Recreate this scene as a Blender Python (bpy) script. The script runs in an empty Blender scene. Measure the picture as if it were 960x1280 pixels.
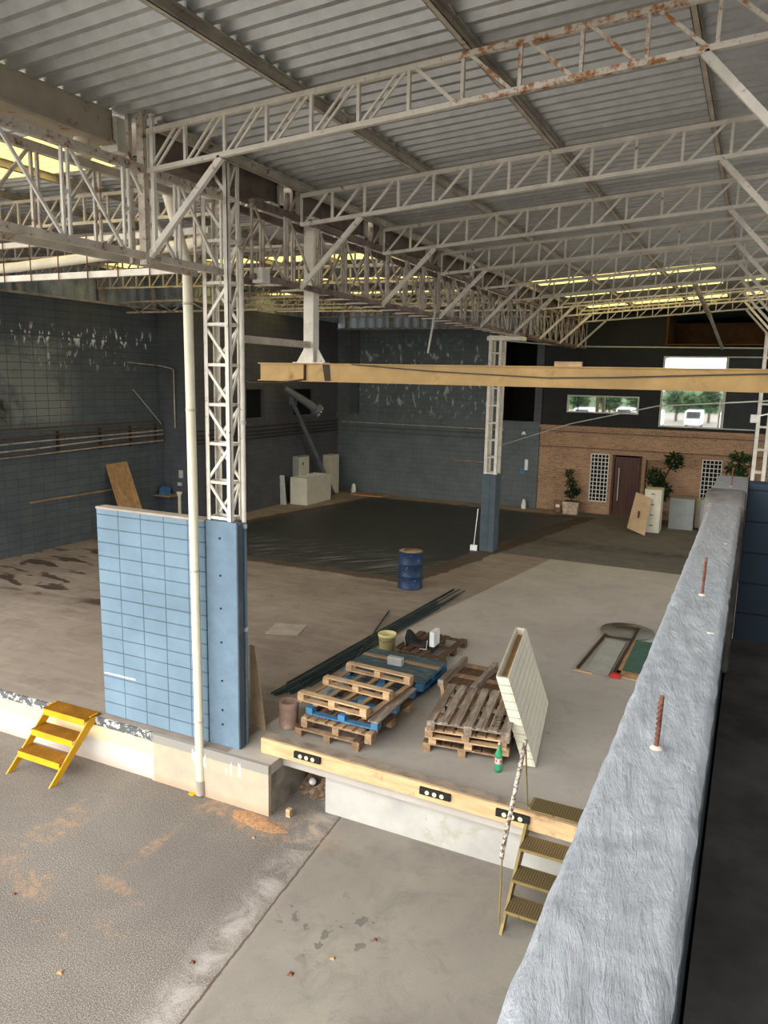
import bpy, math, random
from mathutils import Vector, Matrix, Euler
R_=random.Random(7)
C=bpy.context.scene.collection
PI=math.pi
def wloc(o):
    v=Vector((0,0,0))
    while o: v+=o.location; o=o.parent
    return v
class MB:
    def __init__(s): s.v=[];s.f=[];s.sm=[]
    def add(s,vs,fs,sm=False):
        n=len(s.v); s.v+= [tuple(v) for v in vs]; s.f+=[tuple(i+n for i in f) for f in fs]; s.sm+=[sm]*len(fs); return s
    def box(s,x0,x1,y0,y1,z0,z1):
        return s.add([(x0,y0,z0),(x1,y0,z0),(x1,y1,z0),(x0,y1,z0),(x0,y0,z1),(x1,y0,z1),(x1,y1,z1),(x0,y1,z1)],
          [(0,3,2,1),(4,5,6,7),(0,1,5,4),(1,2,6,5),(2,3,7,6),(3,0,4,7)])
    def bar(s,a,b,w,h=None,up=(0,0,1)):
        h=h or w; a=Vector(a);b=Vector(b);d=(b-a).normalized();up=Vector(up)
        if abs(d.dot(up))>.98: up=Vector((0,1,0)) if abs(d.y)<.9 else Vector((1,0,0))
        sd=d.cross(up).normalized();u=sd.cross(d)
        vs=[p+sd*(i*w/2)+u*(j*h/2) for p in(a,b) for i,j in((-1,-1),(1,-1),(1,1),(-1,1))]
        return s.add(vs,[(0,1,2,3),(7,6,5,4),(0,4,5,1),(1,5,6,2),(2,6,7,3),(3,7,4,0)])
    def angle(s,a,b,w,t=.006,fy=1):   # L section
        a=Vector(a);b=Vector(b)
        s.bar(a,b,t,w); o=Vector((0,fy*w/2,0)); d=(b-a).normalized()
        return s.bar(a+o,b+o,w,t)
    def tube(s,pts,r,n=10,cap=True):
        pts=[Vector(p) for p in pts];k=len(pts);rs=r if isinstance(r,(list,tuple)) else [r]*k
        vs=[];ref=None
        for i,p in enumerate(pts):
            d=((pts[min(i+1,k-1)]-p).normalized()+(p-pts[max(i-1,0)]).normalized())
            if d.length<1e-6: d=Vector((0,0,1))
            d.normalize()
            if ref is None: ref=d.orthogonal().normalized()
            ref=(ref-d*ref.dot(d)).normalized(); q=d.cross(ref)
            for j in range(n):
                t=2*PI*j/n; vs.append(p+(ref*math.cos(t)+q*math.sin(t))*rs[i])
        fs=[(i*n+j,i*n+(j+1)%n,(i+1)*n+(j+1)%n,(i+1)*n+j) for i in range(k-1) for j in range(n)]
        s.add(vs,fs,True)
        if cap:
            s.add(vs[:n],[tuple(range(n-1,-1,-1))]); s.add(vs[-n:],[tuple(range(n))])
        return s
    def lathe(s,prof,c=(0,0,0),n=24):
        vs=[(c[0]+r*math.cos(2*PI*j/n),c[1]+r*math.sin(2*PI*j/n),c[2]+z) for r,z in prof for j in range(n)]
        fs=[(i*n+j,i*n+(j+1)%n,(i+1)*n+(j+1)%n,(i+1)*n+j) for i in range(len(prof)-1) for j in range(n)]
        return s.add(vs,fs,True)
    def prism(s,poly,off):            # planar polygon (3d points) extruded by off
        off=Vector(off);n=len(poly);a=[Vector(p) for p in poly]
        vs=a+[p+off for p in a]
        return s.add(vs,[tuple(range(n-1,-1,-1)),tuple(range(n,2*n))]+[(i,(i+1)%n,n+(i+1)%n,n+i) for i in range(n)])
    def xf(s,M): s.v=[tuple(M@Vector(v)) for v in s.v]; return s
    def build(s,name,m,parent=None,base=None,bevel=0,calc=True):
        me=bpy.data.meshes.new(name)
        o=bpy.data.objects.new(name,me);C.objects.link(o)
        off=Vector((0,0,0))
        if parent: off=wloc(parent); o.parent=parent
        elif base: off=Vector(base); o.location=base
        me.from_pydata([tuple(Vector(v)-off) for v in s.v],[],s.f)
        me.polygons.foreach_set('use_smooth',s.sm); me.update()
        if calc:
            import bmesh
            bm=bmesh.new();bm.from_mesh(me);bmesh.ops.remove_doubles(bm,verts=bm.verts,dist=1e-6) if False else None
            bmesh.ops.recalc_face_normals(bm,faces=bm.faces);bm.to_mesh(me);bm.free()
        me.materials.append(m)
        if bevel:
            b=o.modifiers.new('b','BEVEL');b.width=bevel;b.segments=2;b.limit_method='ANGLE'
        return o
def tag(o,label,cat,group=None,kind=None):
    o['label']=label;o['category']=cat
    if group:o['group']=group
    if kind:o['kind']=kind
    return o
def thing(name,label,cat,loc=(0,0,0),group=None,rz=0):
    o=bpy.data.objects.new(name,None);o.empty_display_size=.1;C.objects.link(o);o.location=loc;o.rotation_euler=(0,0,rz)
    return tag(o,label,cat,group)
def struct(name,mb,m,**k):
    o=mb.build(name,m,**k);o['kind']='structure';return o
def dup(root,loc,rot,label):
    r=root.copy();C.objects.link(r);r.location=loc;r.rotation_euler=rot if isinstance(rot,tuple) else (0,0,rot);r['label']=label
    def rec(a,b):
        for ch in kids[a.name]:
            c=ch.copy();C.objects.link(c);c.parent=b;c.matrix_parent_inverse=ch.matrix_parent_inverse
            rec(ch,c)
    kids={}
    for ob in list(C.objects):
        kids.setdefault(ob.name,[])
        if ob.parent: kids.setdefault(ob.parent.name,[]).append(ob)
    rec(root,r)
    return r
# ------------------------------------------------------------------ materials
def lin(c):
    f=lambda x:(x/12.92 if x<=.04045 else ((x+.055)/1.055)**2.4)
    if isinstance(c,str): c=[int(c[i:i+2],16)/255 for i in(0,2,4)]
    return tuple(f(x) for x in c)+(1,)
class NT:
    def __init__(s,name):
        s.m=bpy.data.materials.new(name);s.m.use_nodes=True;s.t=s.m.node_tree;s.n=s.t.nodes;s.l=s.t.links
        s.b=s.n['Principled BSDF'];s.tc=s.n.new('ShaderNodeTexCoord')
    def node(s,t,ins={},**a):
        n=s.n.new('ShaderNode'+t)
        for k,v in a.items(): setattr(n,k,v)
        for k,v in ins.items():
            if isinstance(v,bpy.types.NodeSocket): s.l.new(v,n.inputs[k])
            else: n.inputs[k].default_value=v
        return n
    def math(s,op,a,b=0,c=0):
        n=s.node('Math',operation=op)
        for i,v in enumerate((a,b,c)):
            if isinstance(v,bpy.types.NodeSocket): s.l.new(v,n.inputs[i])
            else: n.inputs[i].default_value=v
        return n.outputs[0]
    def mix(s,f,a,b,mode='MIX'):
        n=s.node('MixRGB',blend_type=mode)
        for k,v in(('Fac',f),('Color1',a),('Color2',b)):
            if isinstance(v,bpy.types.NodeSocket): s.l.new(v,n.inputs[k])
            else: n.inputs[k].default_value=v
        return n.outputs[0]
    def noise(s,scale,detail=4,vec=None,rough=.6,dist=0):
        return s.node('TexNoise',{'Vector':vec or s.tc.outputs['Object'],'Scale':scale,'Detail':detail,'Roughness':rough,'Distortion':dist}).outputs['Fac']
    def ramp(s,x,lo,hi):
        n=s.node('MapRange',{0:x,1:lo,2:hi,3:0.,4:1.});n.clamp=True;return n.outputs[0]
    def pos(s): return s.node('NewGeometry').outputs['Position']
    def sep(s,v):
        n=s.node('SeparateXYZ',{0:v});return n.outputs[0],n.outputs[1],n.outputs[2]
    def comb(s,x,y,z=0.):
        n=s.node('CombineXYZ')
        for i,v in enumerate((x,y,z)):
            if isinstance(v,bpy.types.NodeSocket): s.l.new(v,n.inputs[i])
            else: n.inputs[i].default_value=v
        return n.outputs[0]
    def bump(s,h,st=.3,d=.01,prev=None):
        i={'Height':h,'Strength':st,'Distance':d}
        if prev: i['Normal']=prev
        n=s.node('Bump',i);s.l.new(n.outputs[0],s.b.inputs['Normal']);return n.outputs[0]
    def col(s,c): s.l.new(c,s.b.inputs['Base Color'])
    def box(s,x,a,b,soft=.05):        # 1 between a and b
        return s.math('MULTIPLY',s.ramp(x,a-soft,a+soft),s.ramp(x,b+soft,b-soft))
def mat(name,col,rough=.7,metal=0,var=.12,vs=3,bs=40,bst=.15,stain=None,st=(.5,.62),ss=4,stretch=None,spec=.3,col2=None):
    t=NT(name);t.b.inputs['Roughness'].default_value=rough;t.b.inputs['Metallic'].default_value=metal
    t.b.inputs['Specular IOR Level'].default_value=spec
    vec=None
    if stretch: vec=t.node('Mapping',{'Vector':t.tc.outputs['Object'],'Scale':stretch}).outputs[0]
    c=lin(col);n=t.noise(vs,5,vec)
    d=tuple(max(0,x*(1-2.2*var)) for x in c[:3])+(1,);l=tuple(min(1,x*(1+1.6*var)) for x in c[:3])+(1,)
    out=t.mix(t.ramp(n,.3,.7),d,l)
    if col2: out=t.mix(t.ramp(t.noise(vs*.35,4,vec,.6,.4),.42,.6),out,lin(col2))
    if stain:
        out=t.mix(t.ramp(t.noise(ss,6,None,.65,.3),*st),out,lin(stain))
    t.col(out)
    if bst: t.bump(t.noise(bs,4,vec),bst,.004)
    return t.m
M={}
M['cream']=mat('cream_steel_paint','ded8cb',.6,stain='8a5a34',st=(.62,.72),ss=9,var=.1)
M['cream2']=mat('aged_cream_steel_paint','c0b7a7',.65,stain='6e4428',st=(.58,.7),ss=6,var=.15)
M['truss']=mat('dusty_beige_truss_paint','b1a799',.7,stain='5e402c',st=(.55,.68),ss=5,var=.18)
M['rusty']=mat('rusting_cream_paint','c4baa9',.65,stain='7d4a2a',st=(.54,.66),ss=14,var=.16)
def rustj():
    t=NT('rust_streaked_joist_paint');P=t.pos();x,y,z=t.sep(P);n=t.noise(12,6,P,.7)
    c=t.mix(t.ramp(t.noise(4,4,P),.3,.7),lin('cdc5b6'),lin('e2dbce'))
    m=t.math('ADD',t.math('MULTIPLY',t.box(x,-2.4,-.55,.3),.14),n);c=t.mix(t.ramp(m,.6,.72),c,lin('a56a30'));c=t.mix(t.ramp(n,.66,.74),c,lin('6e4428'))
    t.col(c);t.b.inputs['Roughness'].default_value=.65;return t.m
M['rustyj']=rustj()
M['rust']=mat('rust','6d4638',.9,var=.3,vs=30)
M['trussd']=mat('brown_dusty_chord_paint','80736a',.7,stain='5a4032',st=(.5,.65),ss=6,var=.2)
M['gutter']=mat('beige_gutter_with_rust','b5a994',.6,stain='8c5520',st=(.6,.68),ss=4,var=.1)
M['gutterd']=mat('brown_gutter','75695c',.7,var=.2)
M['roof']=mat('galvanised_roof_sheet','c8ccce',.38,metal=.75,var=.06,vs=6,bs=60,bst=.05,spec=.5)
M['pvc']=mat('cream_pvc_pipe','ddd6bf',.45,var=.05,stain='8a7658',st=(.68,.75),ss=5)
M['white']=mat('white_enamel','dcdcd6',.45,var=.05)
t=NT('pale_translucent_cladding');tr=t.node('BsdfTranslucent',{'Color':(.2,.23,.24,1)});df=t.node('BsdfDiffuse',{'Color':(.42,.46,.48,1)});mx=t.node('MixShader',{0:.5,1:tr.outputs[0],2:df.outputs[0]});t.l.new(mx.outputs[0],t.n['Material Output'].inputs[0]);M['cladb']=t.m
M['clad']=mat('vertical_grey_cladding','a5aeb2',.6,var=.2,vs=2)
M['yellow']=mat('yellow_stool_paint','d6a01c',.5,stain='7a4c10',st=(.66,.72),ss=12,var=.08)
M['yeltop']=mat('worn_ochre_tread','85580f',.6,var=.2,stain='5b3b12',st=(.6,.7),ss=14)
M['beamy']=mat('ochre_beam_paint','b4945f',.6,var=.1,vs=2,stain='8f6c40',st=(.6,.75),ss=3)
M['dark']=mat('dark_brown_paint','3e3024',.7)
M['pier']=mat('dark_rough_mortar','5f5b57',.95,var=.25,vs=8,bs=70,bst=.7)
M['timtop']=mat('dirty_timber_top','8d7f70',.9,var=.2,vs=5)
M['black']=mat('black_rubber','1c1c1c',.7,var=.1)
M['brass']=mat('olive_gold_steel','8d7a4c',.55,metal=.3,var=.15,stain='5a4426',st=(.62,.7),ss=12)
M['wood']=mat('raw_pallet_wood','a88a69',.85,var=.22,vs=4,stretch=(6,1,6),bs=30,bst=.2,col2='8c7258')
M['woodl']=mat('pale_new_pallet_wood','c2a27c',.85,var=.2,vs=4,stretch=(1,6,6),bs=30,bst=.2)
M['woodg']=mat('weathered_grey_wood','94877a',.9,var=.28,vs=4,stretch=(8,1,8),bs=30,bst=.3,col2='6c5c4c')
M['woodd']=mat('dark_brown_wood','5e4938',.9,var=.25,vs=4,stretch=(6,1,6),bs=30,bst=.3)
M['bluew']=mat('blue_painted_wood','43759a',.7,var=.15,stain='55606a',st=(.6,.7),ss=14)
M['bluedk']=mat('scuffed_blue_grey_wood','4d5b60',.8,var=.3,vs=5,stretch=(6,1,6),stain='6a5a48',st=(.58,.68),ss=8)
M['timber']=mat('dock_edge_timber','c6a67c',.8,var=.12,vs=2,stretch=(1,6,6),stain='8a6a48',st=(.6,.72),ss=3)
M['ply']=mat('plywood','a38058',.8,var=.15,vs=5,stretch=(2,2,1),stain='7d5530',st=(.64,.7),ss=7)
M['card']=mat('brown_hardboard','b39a7c',.85,var=.08)
M['pan']=None
M['bluep']=mat('light_blue_wall_paint','677c8c',.75,var=.07,vs=4,bs=60,bst=.2,stain='5f7f9a',st=(.6,.8),ss=2)
M['bluepd']=mat('slate_blue_post_paint','4d575f',.75,var=.12)
M['conc']=mat('raw_concrete','8b8478',.95,var=.2,vs=5,bs=60,bst=.5)
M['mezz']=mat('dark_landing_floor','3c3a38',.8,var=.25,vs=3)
M['mud']=mat('dry_orange_sand','a9825f',1,var=.2,vs=30,bs=80,bst=.6)
M['bluedrum']=mat('navy_drum_paint','1f3350',.5,var=.2,stain='a9a99f',st=(.64,.68),ss=18)
M['redbk']=mat('faded_red_plastic','8f7566',.6,var=.15,stain='c7b4a2',st=(.55,.7),ss=5)
M['yelbk']=mat('cream_yellow_plastic','cfc48a',.5,var=.05,stain='8d8560',st=(.66,.7),ss=30)
M['steelg']=mat('dark_green_steel_bar','35454a',.5,metal=.3,var=.25,stain='4e3f34',st=(.6,.7),ss=6)
M['greyp']=mat('blue_grey_duct_paint','62686c',.6,var=.1)
M['alu']=mat('scratched_aluminium','c4c6c4',.4,metal=.5,var=.1)
M['leaf']=mat('dark_green_leaf','1f3a1c',.6,var=.3,vs=8)
M['leaf2']=mat('mid_green_leaf','35502a',.6,var=.3,vs=8)
M['stem']=mat('brown_stem','4a3a2a',.9)
M['potm']=mat('pinkish_marble_planter','b5a08c',.5,var=.2,vs=9)
M['terr']=mat('clay_pot','96725a',.8,var=.1)
M['offw']=mat('off_white_cabinet_enamel','cfc9b4',.5,var=.05)
M['greyc']=mat('grey_cabinet_enamel','8b8f8c',.5,var=.06)
M['door']=mat('reddish_brown_door','4a241a',.45,var=.2,vs=3,stretch=(8,8,1))
M['dkwall']=mat('charcoal_upper_wall','222425',.75,var=.12,vs=1.5)
M['frame']=mat('grey_window_frame','b9b9b2',.5)
M['green']=mat('green_felt_board','3f6357',.6,var=.08)
M['lpanel']=mat('pale_grey_metal_sheet','a9aca6',.45,var=.08,metal=.2)
M['red']=mat('red_tape','b0322f',.6)
M['rubble']=mat('brick_and_dust_rubble','75604e',1,var=.35,vs=20,bs=60,bst=.6,stain='b9b2a8',st=(.6,.64),ss=25)
M['concd']=mat('dusty_concrete_patch','a1978a',.9,var=.1)
M['wire']=mat('dark_cable','4b4a48',.6)
M['lampw']=mat('white_floodlight_plastic','e6e6e2',.4)
M['earth']=mat('potting_soil','33261c',1)
M['tree']=mat('tree_foliage','3a5a30',.9,var=.35,vs=1.5)
M['hill']=mat('grass_hill','55654a',1,var=.2,vs=.05)
M['car']=mat('white_vehicle_paint','e6e8ea',.3)
M['loft']=mat('dim_loft_boarding','5a4127',.9,var=.2,vs=1.5)
M['wb2']=mat('side_wall_grey','4a5054',.9)
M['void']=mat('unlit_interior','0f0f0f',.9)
# glass
t=NT('window_glass');t.b.inputs['Base Color'].default_value=(.82,.86,.86,1);t.b.inputs['Metallic'].default_value=.95;t.b.inputs['Roughness'].default_value=.02;M['mirror']=t.m
t=NT('clear_glass');t.b.inputs['Base Color'].default_value=(.75,.85,.8,1);t.b.inputs['Transmission Weight'].default_value=.75;t.b.inputs['Roughness'].default_value=.05;t.b.inputs['IOR'].default_value=1.2;M['glass']=t.m
t=NT('green_bottle_plastic');t.b.inputs['Base Color'].default_value=(.12,.6,.3,1);t.b.inputs['Transmission Weight'].default_value=.6;t.b.inputs['Roughness'].default_value=.15;t.b.inputs['IOR'].default_value=1.2;M['bottle']=t.m
# translucent roof sheet
t=NT('yellowed_translucent_sheet')
tr=t.node('BsdfTranslucent',{'Color':(.72,.57,.19,1)});df=t.node('BsdfDiffuse',{'Color':(.6,.52,.3,1)});mx=t.node('MixShader',{0:.3,1:tr.outputs[0],2:df.outputs[0]})
t.l.new(mx.outputs[0],t.n['Material Output'].inputs[0]);M['sky']=t.m
# block walls
def blocks(name,axis,c1,joint,bw=.4,bh=.2,off=0,msz=.008,var=.12,extra=None,bst=.5,rough=.8,jd=.008,zo=0,uo=0):
    t=NT(name);x,y,z=t.sep(t.pos());u=x if axis=='x' else y
    v=t.comb(t.math('ADD',u,uo),t.math('ADD',z,zo))
    a=lin(c1);b=tuple(k*(1-var*1.5) for k in a[:3])+(1,)
    br=t.node('TexBrick',{'Vector':v,'Color1':a,'Color2':b,'Mortar':lin(joint),'Scale':1.,'Mortar Size':msz,'Mortar Smooth':.2,'Bias':0.,'Brick Width':bw,'Row Height':bh})
    br.offset=off;br.offset_frequency=2
    c=br.outputs['Color'];n=t.noise(1.3,6,t.pos())
    c=t.mix(.35,c,t.mix(t.ramp(n,.3,.7),tuple(k*.6 for k in a[:3])+(1,),tuple(min(1,k*1.4) for k in a[:3])+(1,)))
    t.brick=br
    if extra: c=extra(t,c,x,y,z)
    t.col(c);t.b.inputs['Roughness'].default_value=rough;t.b.inputs['Specular IOR Level'].default_value=.25
    f=t.math('SUBTRACT',1.,br.outputs['Fac']);p=t.bump(f,bst,jd)
    t.bump(t.noise(30,4,t.pos()),.15,.004,p)
    return t.m
def leftx(t,c,x,y,z):
    # bare washed patch and white paint runs
    n=t.noise(1.2,6,t.pos(),.65,.4)
    m=t.math('MULTIPLY',t.box(y,12.0,15.6,.35),t.box(z,3.35,5.6,.25));m=t.math('MULTIPLY',m,t.ramp(n,.33,.55))
    c=t.mix(t.math('MULTIPLY',m,.8),c,t.mix(t.brick.outputs['Fac'],lin('878b84'),lin('3c403c')))
    m=t.math('MULTIPLY',t.box(y,15.0,18.6,.3),t.box(z,3.4,5.6,.25));m=t.math('MULTIPLY',m,t.ramp(t.noise(3,6,t.pos(),.7),.5,.62))
    c=t.mix(t.math('MULTIPLY',m,.4),c,lin('5b6266'))
    sv=t.comb(t.math('MULTIPLY',y,7.),t.math('MULTIPLY',z,2.4))
    s=t.ramp(t.noise(1,3,sv,.5,.2),0.57,.62)
    m=t.math('MULTIPLY',t.box(y,12,18.8,.1),t.box(z,5.55,5.95,.12));c=t.mix(t.math('MULTIPLY',s,m),c,lin('e2e6e8'))
    s=t.ramp(t.noise(1.3,3,sv,.5,.2),.61,.65)
    m=t.math('MULTIPLY',t.box(y,14.5,18,.3),t.box(z,4.9,5.6,.12));c=t.mix(t.math('MULTIPLY',s,m),c,lin('b0b5b8'))
    m=t.math('MULTIPLY',t.box(y,12,13.6,.2),t.box(z,3.35,4.2,.2));c=t.mix(t.math('MULTIPLY',m,t.ramp(n,.45,.6)),c,lin('2e3326'))
    c=t.mix(t.box(z,5.7,5.76,.02),c,lin('4b5357'))
    return c
def backx(t,c,x,y,z):
    sv=t.comb(t.math('MULTIPLY',x,5.),t.math('MULTIPLY',z,2.2))
    s=t.ramp(t.noise(1,4,sv,.6,.2),.57,.64)
    m=t.math('MULTIPLY',t.box(x,-15.4,-9,.4),t.box(z,3.5,6.2,.4));c=t.mix(t.math('MULTIPLY',t.math('MULTIPLY',s,m),.8),c,lin('b6bcbe'))
    return c
M['wl']=blocks('dark_slate_block_wall_left','y','565c60','33383c',off=0,extra=leftx)
M['wi']=blocks('dark_grey_block_wall','x','53565a','3e4144',off=0,var=.08,bst=.2)
M['wi2']=blocks('dark_grey_block_wall_side','y','56565a','434345',off=0,var=.08,bst=.2)
M['wb']=blocks('slate_block_wall_back','x','61686b','474d50',off=.5,var=.08,extra=backx,bst=.25)
M['wr']=blocks('navy_block_wall','x','303c48','12161c',bw=1.2,bh=.2,off=.5,msz=.006,uo=.1,zo=.05)
M['pn']=blocks('light_blue_blocks','x','6f8594','35424e',bw=.392,bh=.193,off=0,msz=.009,var=.05,uo=7.95+.392,zo=0,jd=.012,extra=lambda t,c,x,y,z:t.mix(t.math('MULTIPLY',t.box(x,-7.93,-7.36,.02),t.box(t.math('ADD',z,t.math('MULTIPLY',t.math('SUBTRACT',t.noise(6,3,t.pos()),.5),.03)),.615,.632,.006)),c,lin('dfe3e4')))
def brickx(t,c,x,y,z):
    n=t.noise(9,3,t.comb(t.math('MULTIPLY',x,1.),t.math('MULTIPLY',z,3.)));c=t.mix(t.ramp(n,.5,.65),c,lin('b98a63'))
    n=t.noise(7,3,t.comb(t.math('MULTIPLY',x,1.2),t.math('MULTIPLY',z,3.5),3.));c=t.mix(t.ramp(n,.6,.68),c,lin('5b3a2c'))
    g=t.math('ADD',t.box(z,2.38,2.43,.01),t.box(z,2.95,3.0,.01));return t.mix(t.math('MULTIPLY',g,.6),c,lin('3b2a22'))
M['bk']=blocks('red_brick_office_front','x','a5866b','a09284',bw=.21,bh=.07,off=.5,msz=.009,var=.35,extra=brickx,bst=.6)
M['bky']=blocks('red_brick_office_side','y','a2683f','8c7460',bw=.21,bh=.065,off=.5,msz=.007,var=.3)
# dock floor
t=NT('dock_concrete_floor');P=t.pos();x,y,z=t.sep(P)
n1=t.noise(.5,8,P,.6,.3);n2=t.noise(2.2,8,P,.7,.5);n3=t.noise(25,4,P)
br=t.mix(t.ramp(n1,.35,.65),lin('80746a'),lin('968a7e'));br=t.mix(t.math('MULTIPLY',t.ramp(n2,.5,.7),.5),br,lin('6c5c4f'))
sv=t.comb(t.math('MULTIPLY',x,.5),t.math('MULTIPLY',y,3.));br=t.mix(t.math('MULTIPLY',t.ramp(t.noise(1.2,7,sv,.7),.5,.68),.45),br,lin('a99b8b'))
wob=t.math('MULTIPLY',t.math('SUBTRACT',t.noise(1.5,5,P),.5),.5)
lt=t.mix(t.ramp(n1,.35,.65),lin('a19a91'),lin('b0a9a0'));lt=t.mix(t.math('MULTIPLY',t.ramp(n2,.5,.65),.3),lt,lin('8c857c'))
lt=t.mix(t.math('MULTIPLY',t.ramp(n3,.45,.7),.2),lt,lin('b5aea4'))
dk=t.mix(t.ramp(n2,.35,.7),lin('615d58'),lin('706b65'));dk=t.mix(t.math('MULTIPLY',t.box(t.math('ADD',y,t.math('MULTIPLY',wob,2.)),22.2,23.0,.3),t.ramp(n2,.42,.55)),dk,lin('4a4641'))
edge=t.math('ADD',t.math('MULTIPLY',t.math('MAXIMUM',t.math('SUBTRACT',y,13.2),0.),.145),-5.72)
dx=t.math('SUBTRACT',x,edge);inl=t.ramp(dx,-.02,.02)
rbay=t.ramp(t.math('SUBTRACT',x,-6.3),-.05,.05)
far=t.ramp(y,20.35,20.45)
c=t.mix(inl,br,lt);c=t.mix(t.math('MULTIPLY',far,rbay),c,dk)
# wet dark pad in left bay
my=t.box(t.math('ADD',y,t.math('MULTIPLY',wob,.6)),16.5,27.2,.04);mxx=t.box(t.math('ADD',t.math('ADD',x,t.math('MULTIPLY',t.math('SUBTRACT',y,16.4),-.19)),t.math('MULTIPLY',wob,.3)),-15.5,-7.5,.05)
pad=t.math('MULTIPLY',my,mxx)
my2=t.box(t.math('ADD',y,wob),16.1,27.6,.03);mx2=t.box(t.math('ADD',t.math('ADD',x,t.math('MULTIPLY',t.math('SUBTRACT',y,16.4),-.19)),wob),-15.9,-6.9,.03)
c=t.mix(t.math('MULTIPLY',t.math('MULTIPLY',my2,mx2),.8),c,lin('3f342b'))
pc=t.mix(t.ramp(n2,.35,.65),lin('333536'),lin('3f4142'))
sv=t.comb(t.math('ADD',t.math('MULTIPLY',x,5.),t.math('MULTIPLY',y,-4.)),t.math('MULTIPLY',y,.7))
pc=t.mix(t.math('MULTIPLY',t.math('MULTIPLY',t.ramp(t.noise(1.1,4,sv,.6),.52,.6),t.box(y,16.5,18.8,.5)),.55),pc,lin('8a8b8c'))
c=t.mix(pad,c,pc)
# puddle stains by left wall
pm=t.math('MULTIPLY',t.math('MULTIPLY',t.box(x,-17.2,-10.8,.5),t.box(y,11.2,15.2,.4)),t.ramp(t.noise(.9,3,t.comb(x,t.math('MULTIPLY',y,2.2)),.5,.6),.56,.58))
pm2=t.math('MULTIPLY',t.box(y,15.9,18.9,.2),t.box(x,-17.2,-14.6,.4));pm3=t.math('MULTIPLY',t.box(t.math('ADD',y,t.math('MULTIPLY',wob,1.2)),11.25,11.6,.05),t.box(x,-12.6,-10.2,.3))
pm=t.math('MAXIMUM',pm,t.math('MAXIMUM',pm2,pm3))
c=t.mix(t.math('MULTIPLY',pm,.85),c,lin('40332b'))
t.col(c)
wet=t.math('MAXIMUM',pad,pm);t.l.new(t.node('MapRange',{0:wet,1:0.,2:1.,3:.85,4:.5}).outputs[0],t.b.inputs['Roughness'])
t.b.inputs['Specular IOR Level'].default_value=.25;t.bump(n3,.15,.004);M['floor']=t.m
# yard
t=NT('yard_concrete');P=t.pos();x,y,z=t.sep(P);n1=t.noise(.6,7,P,.6,.3);sp=t.noise(75,3,P,.8);n2=t.noise(2.5,7,P,.7,.6)
a=t.mix(t.ramp(n1,.35,.65),lin('756e66'),lin('8a8279'));a=t.mix(t.math('MULTIPLY',t.ramp(sp,.48,.56),.8),a,lin('524c46'));a=t.mix(t.math('MULTIPLY',t.ramp(sp,.45,.36),.5),a,lin('c3bdb4'))
bb=t.mix(t.ramp(n1,.35,.65),lin('7e7870'),lin('8f897e'));bb=t.mix(t.math('MULTIPLY',t.ramp(n2,.5,.68),.5),bb,lin('6c675f'));bb=t.mix(t.math('MULTIPLY',t.ramp(sp,.5,.65),.25),bb,lin('5d584f'))
jx=t.math('ADD',t.math('MULTIPLY',t.math('SUBTRACT',y,7.5),-.09),-4.22);jx=t.math('ADD',jx,t.math('MULTIPLY',t.math('SUBTRACT',t.noise(6,4,P),.5),.05))
d=t.math('SUBTRACT',x,jx);c=t.mix(t.ramp(d,-.02,.02),a,bb)
c=t.mix(t.math('MULTIPLY',t.box(d,-.35,-.02,.12),t.math('MULTIPLY',t.ramp(n2,.4,.6),.5)),c,lin('bdb8b0'))
c=t.mix(t.box(d,-.012,.012,.006),c,lin('5a4c40'))
def blob(cx,cy,rx,ry,th):
    dd=t.math('ADD',t.math('POWER',t.math('MULTIPLY',t.math('SUBTRACT',x,cx),1/rx),2.),t.math('POWER',t.math('MULTIPLY',t.math('SUBTRACT',y,cy),1/ry),2.))
    return t.math('MULTIPLY',t.ramp(dd,1.,.3),t.ramp(n2,th,th+.1))
for q in((-5.05,7.3,1.3,.5,.46),(-6.6,5.1,.5,.3,.5),(-5.8,5.5,.35,.12,.45),(-5.85,4.7,.3,.1,.45),(-5.3,5.3,.3,.8,.55),(-5.9,6.2,.1,.6,.45),(-7.2,6.0,.3,1.1,.5)):
    c=t.mix(t.math('MULTIPLY',t.math('MULTIPLY',blob(*q),t.ramp(t.noise(14,4,P,.7),.4,.62)),.65),c,lin('b08a66'))
c=t.mix(t.math('MULTIPLY',blob(-5.2,6.0,.9,.8,.4),.35),c,lin('6f6963'))
c=t.mix(t.math('MULTIPLY',t.math('MULTIPLY',blob(-3.4,6.0,.7,.6,.1),t.ramp(t.noise(7,2,P),.6,.63)),.7),c,lin('5c5750'))
t.col(c);t.b.inputs['Roughness'].default_value=.9;t.b.inputs['Specular IOR Level'].default_value=.2;t.bump(sp,.35,.006);M['yard']=t.m
# kerb wall under the dock: banded paint
t=NT('banded_dock_wall_paint');P=t.pos();x,y,z=t.sep(P);n=t.noise(7,6,P,.7);w=t.math('ADD',z,t.math('MULTIPLY',t.math('SUBTRACT',n,.5),.03))
c=t.mix(t.ramp(t.noise(1.5,5,P),.35,.65),lin('cbc5bb'),lin('bcb6ac'))
c=t.mix(t.ramp(x,-6.95,-6.9),c,t.mix(t.ramp(t.noise(3,5,P),.35,.65),lin('b5a58c'),lin('a59a88')))
c=t.mix(t.math('MULTIPLY',t.ramp(w,-.33,-.32),t.ramp(x,-6.9,-6.95)),c,lin('dcc69c'))
ch=t.ramp(t.noise(11,5,P,.7),.52,.56)
c=t.mix(t.ramp(w,-.125,-.115),c,t.mix(t.math('MULTIPLY',ch,t.ramp(x,-6.9,-7)),t.mix(t.ramp(x,-6.95,-6.9),lin('55585a'),lin('8c8880')),lin('c9c4bb')))
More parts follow.
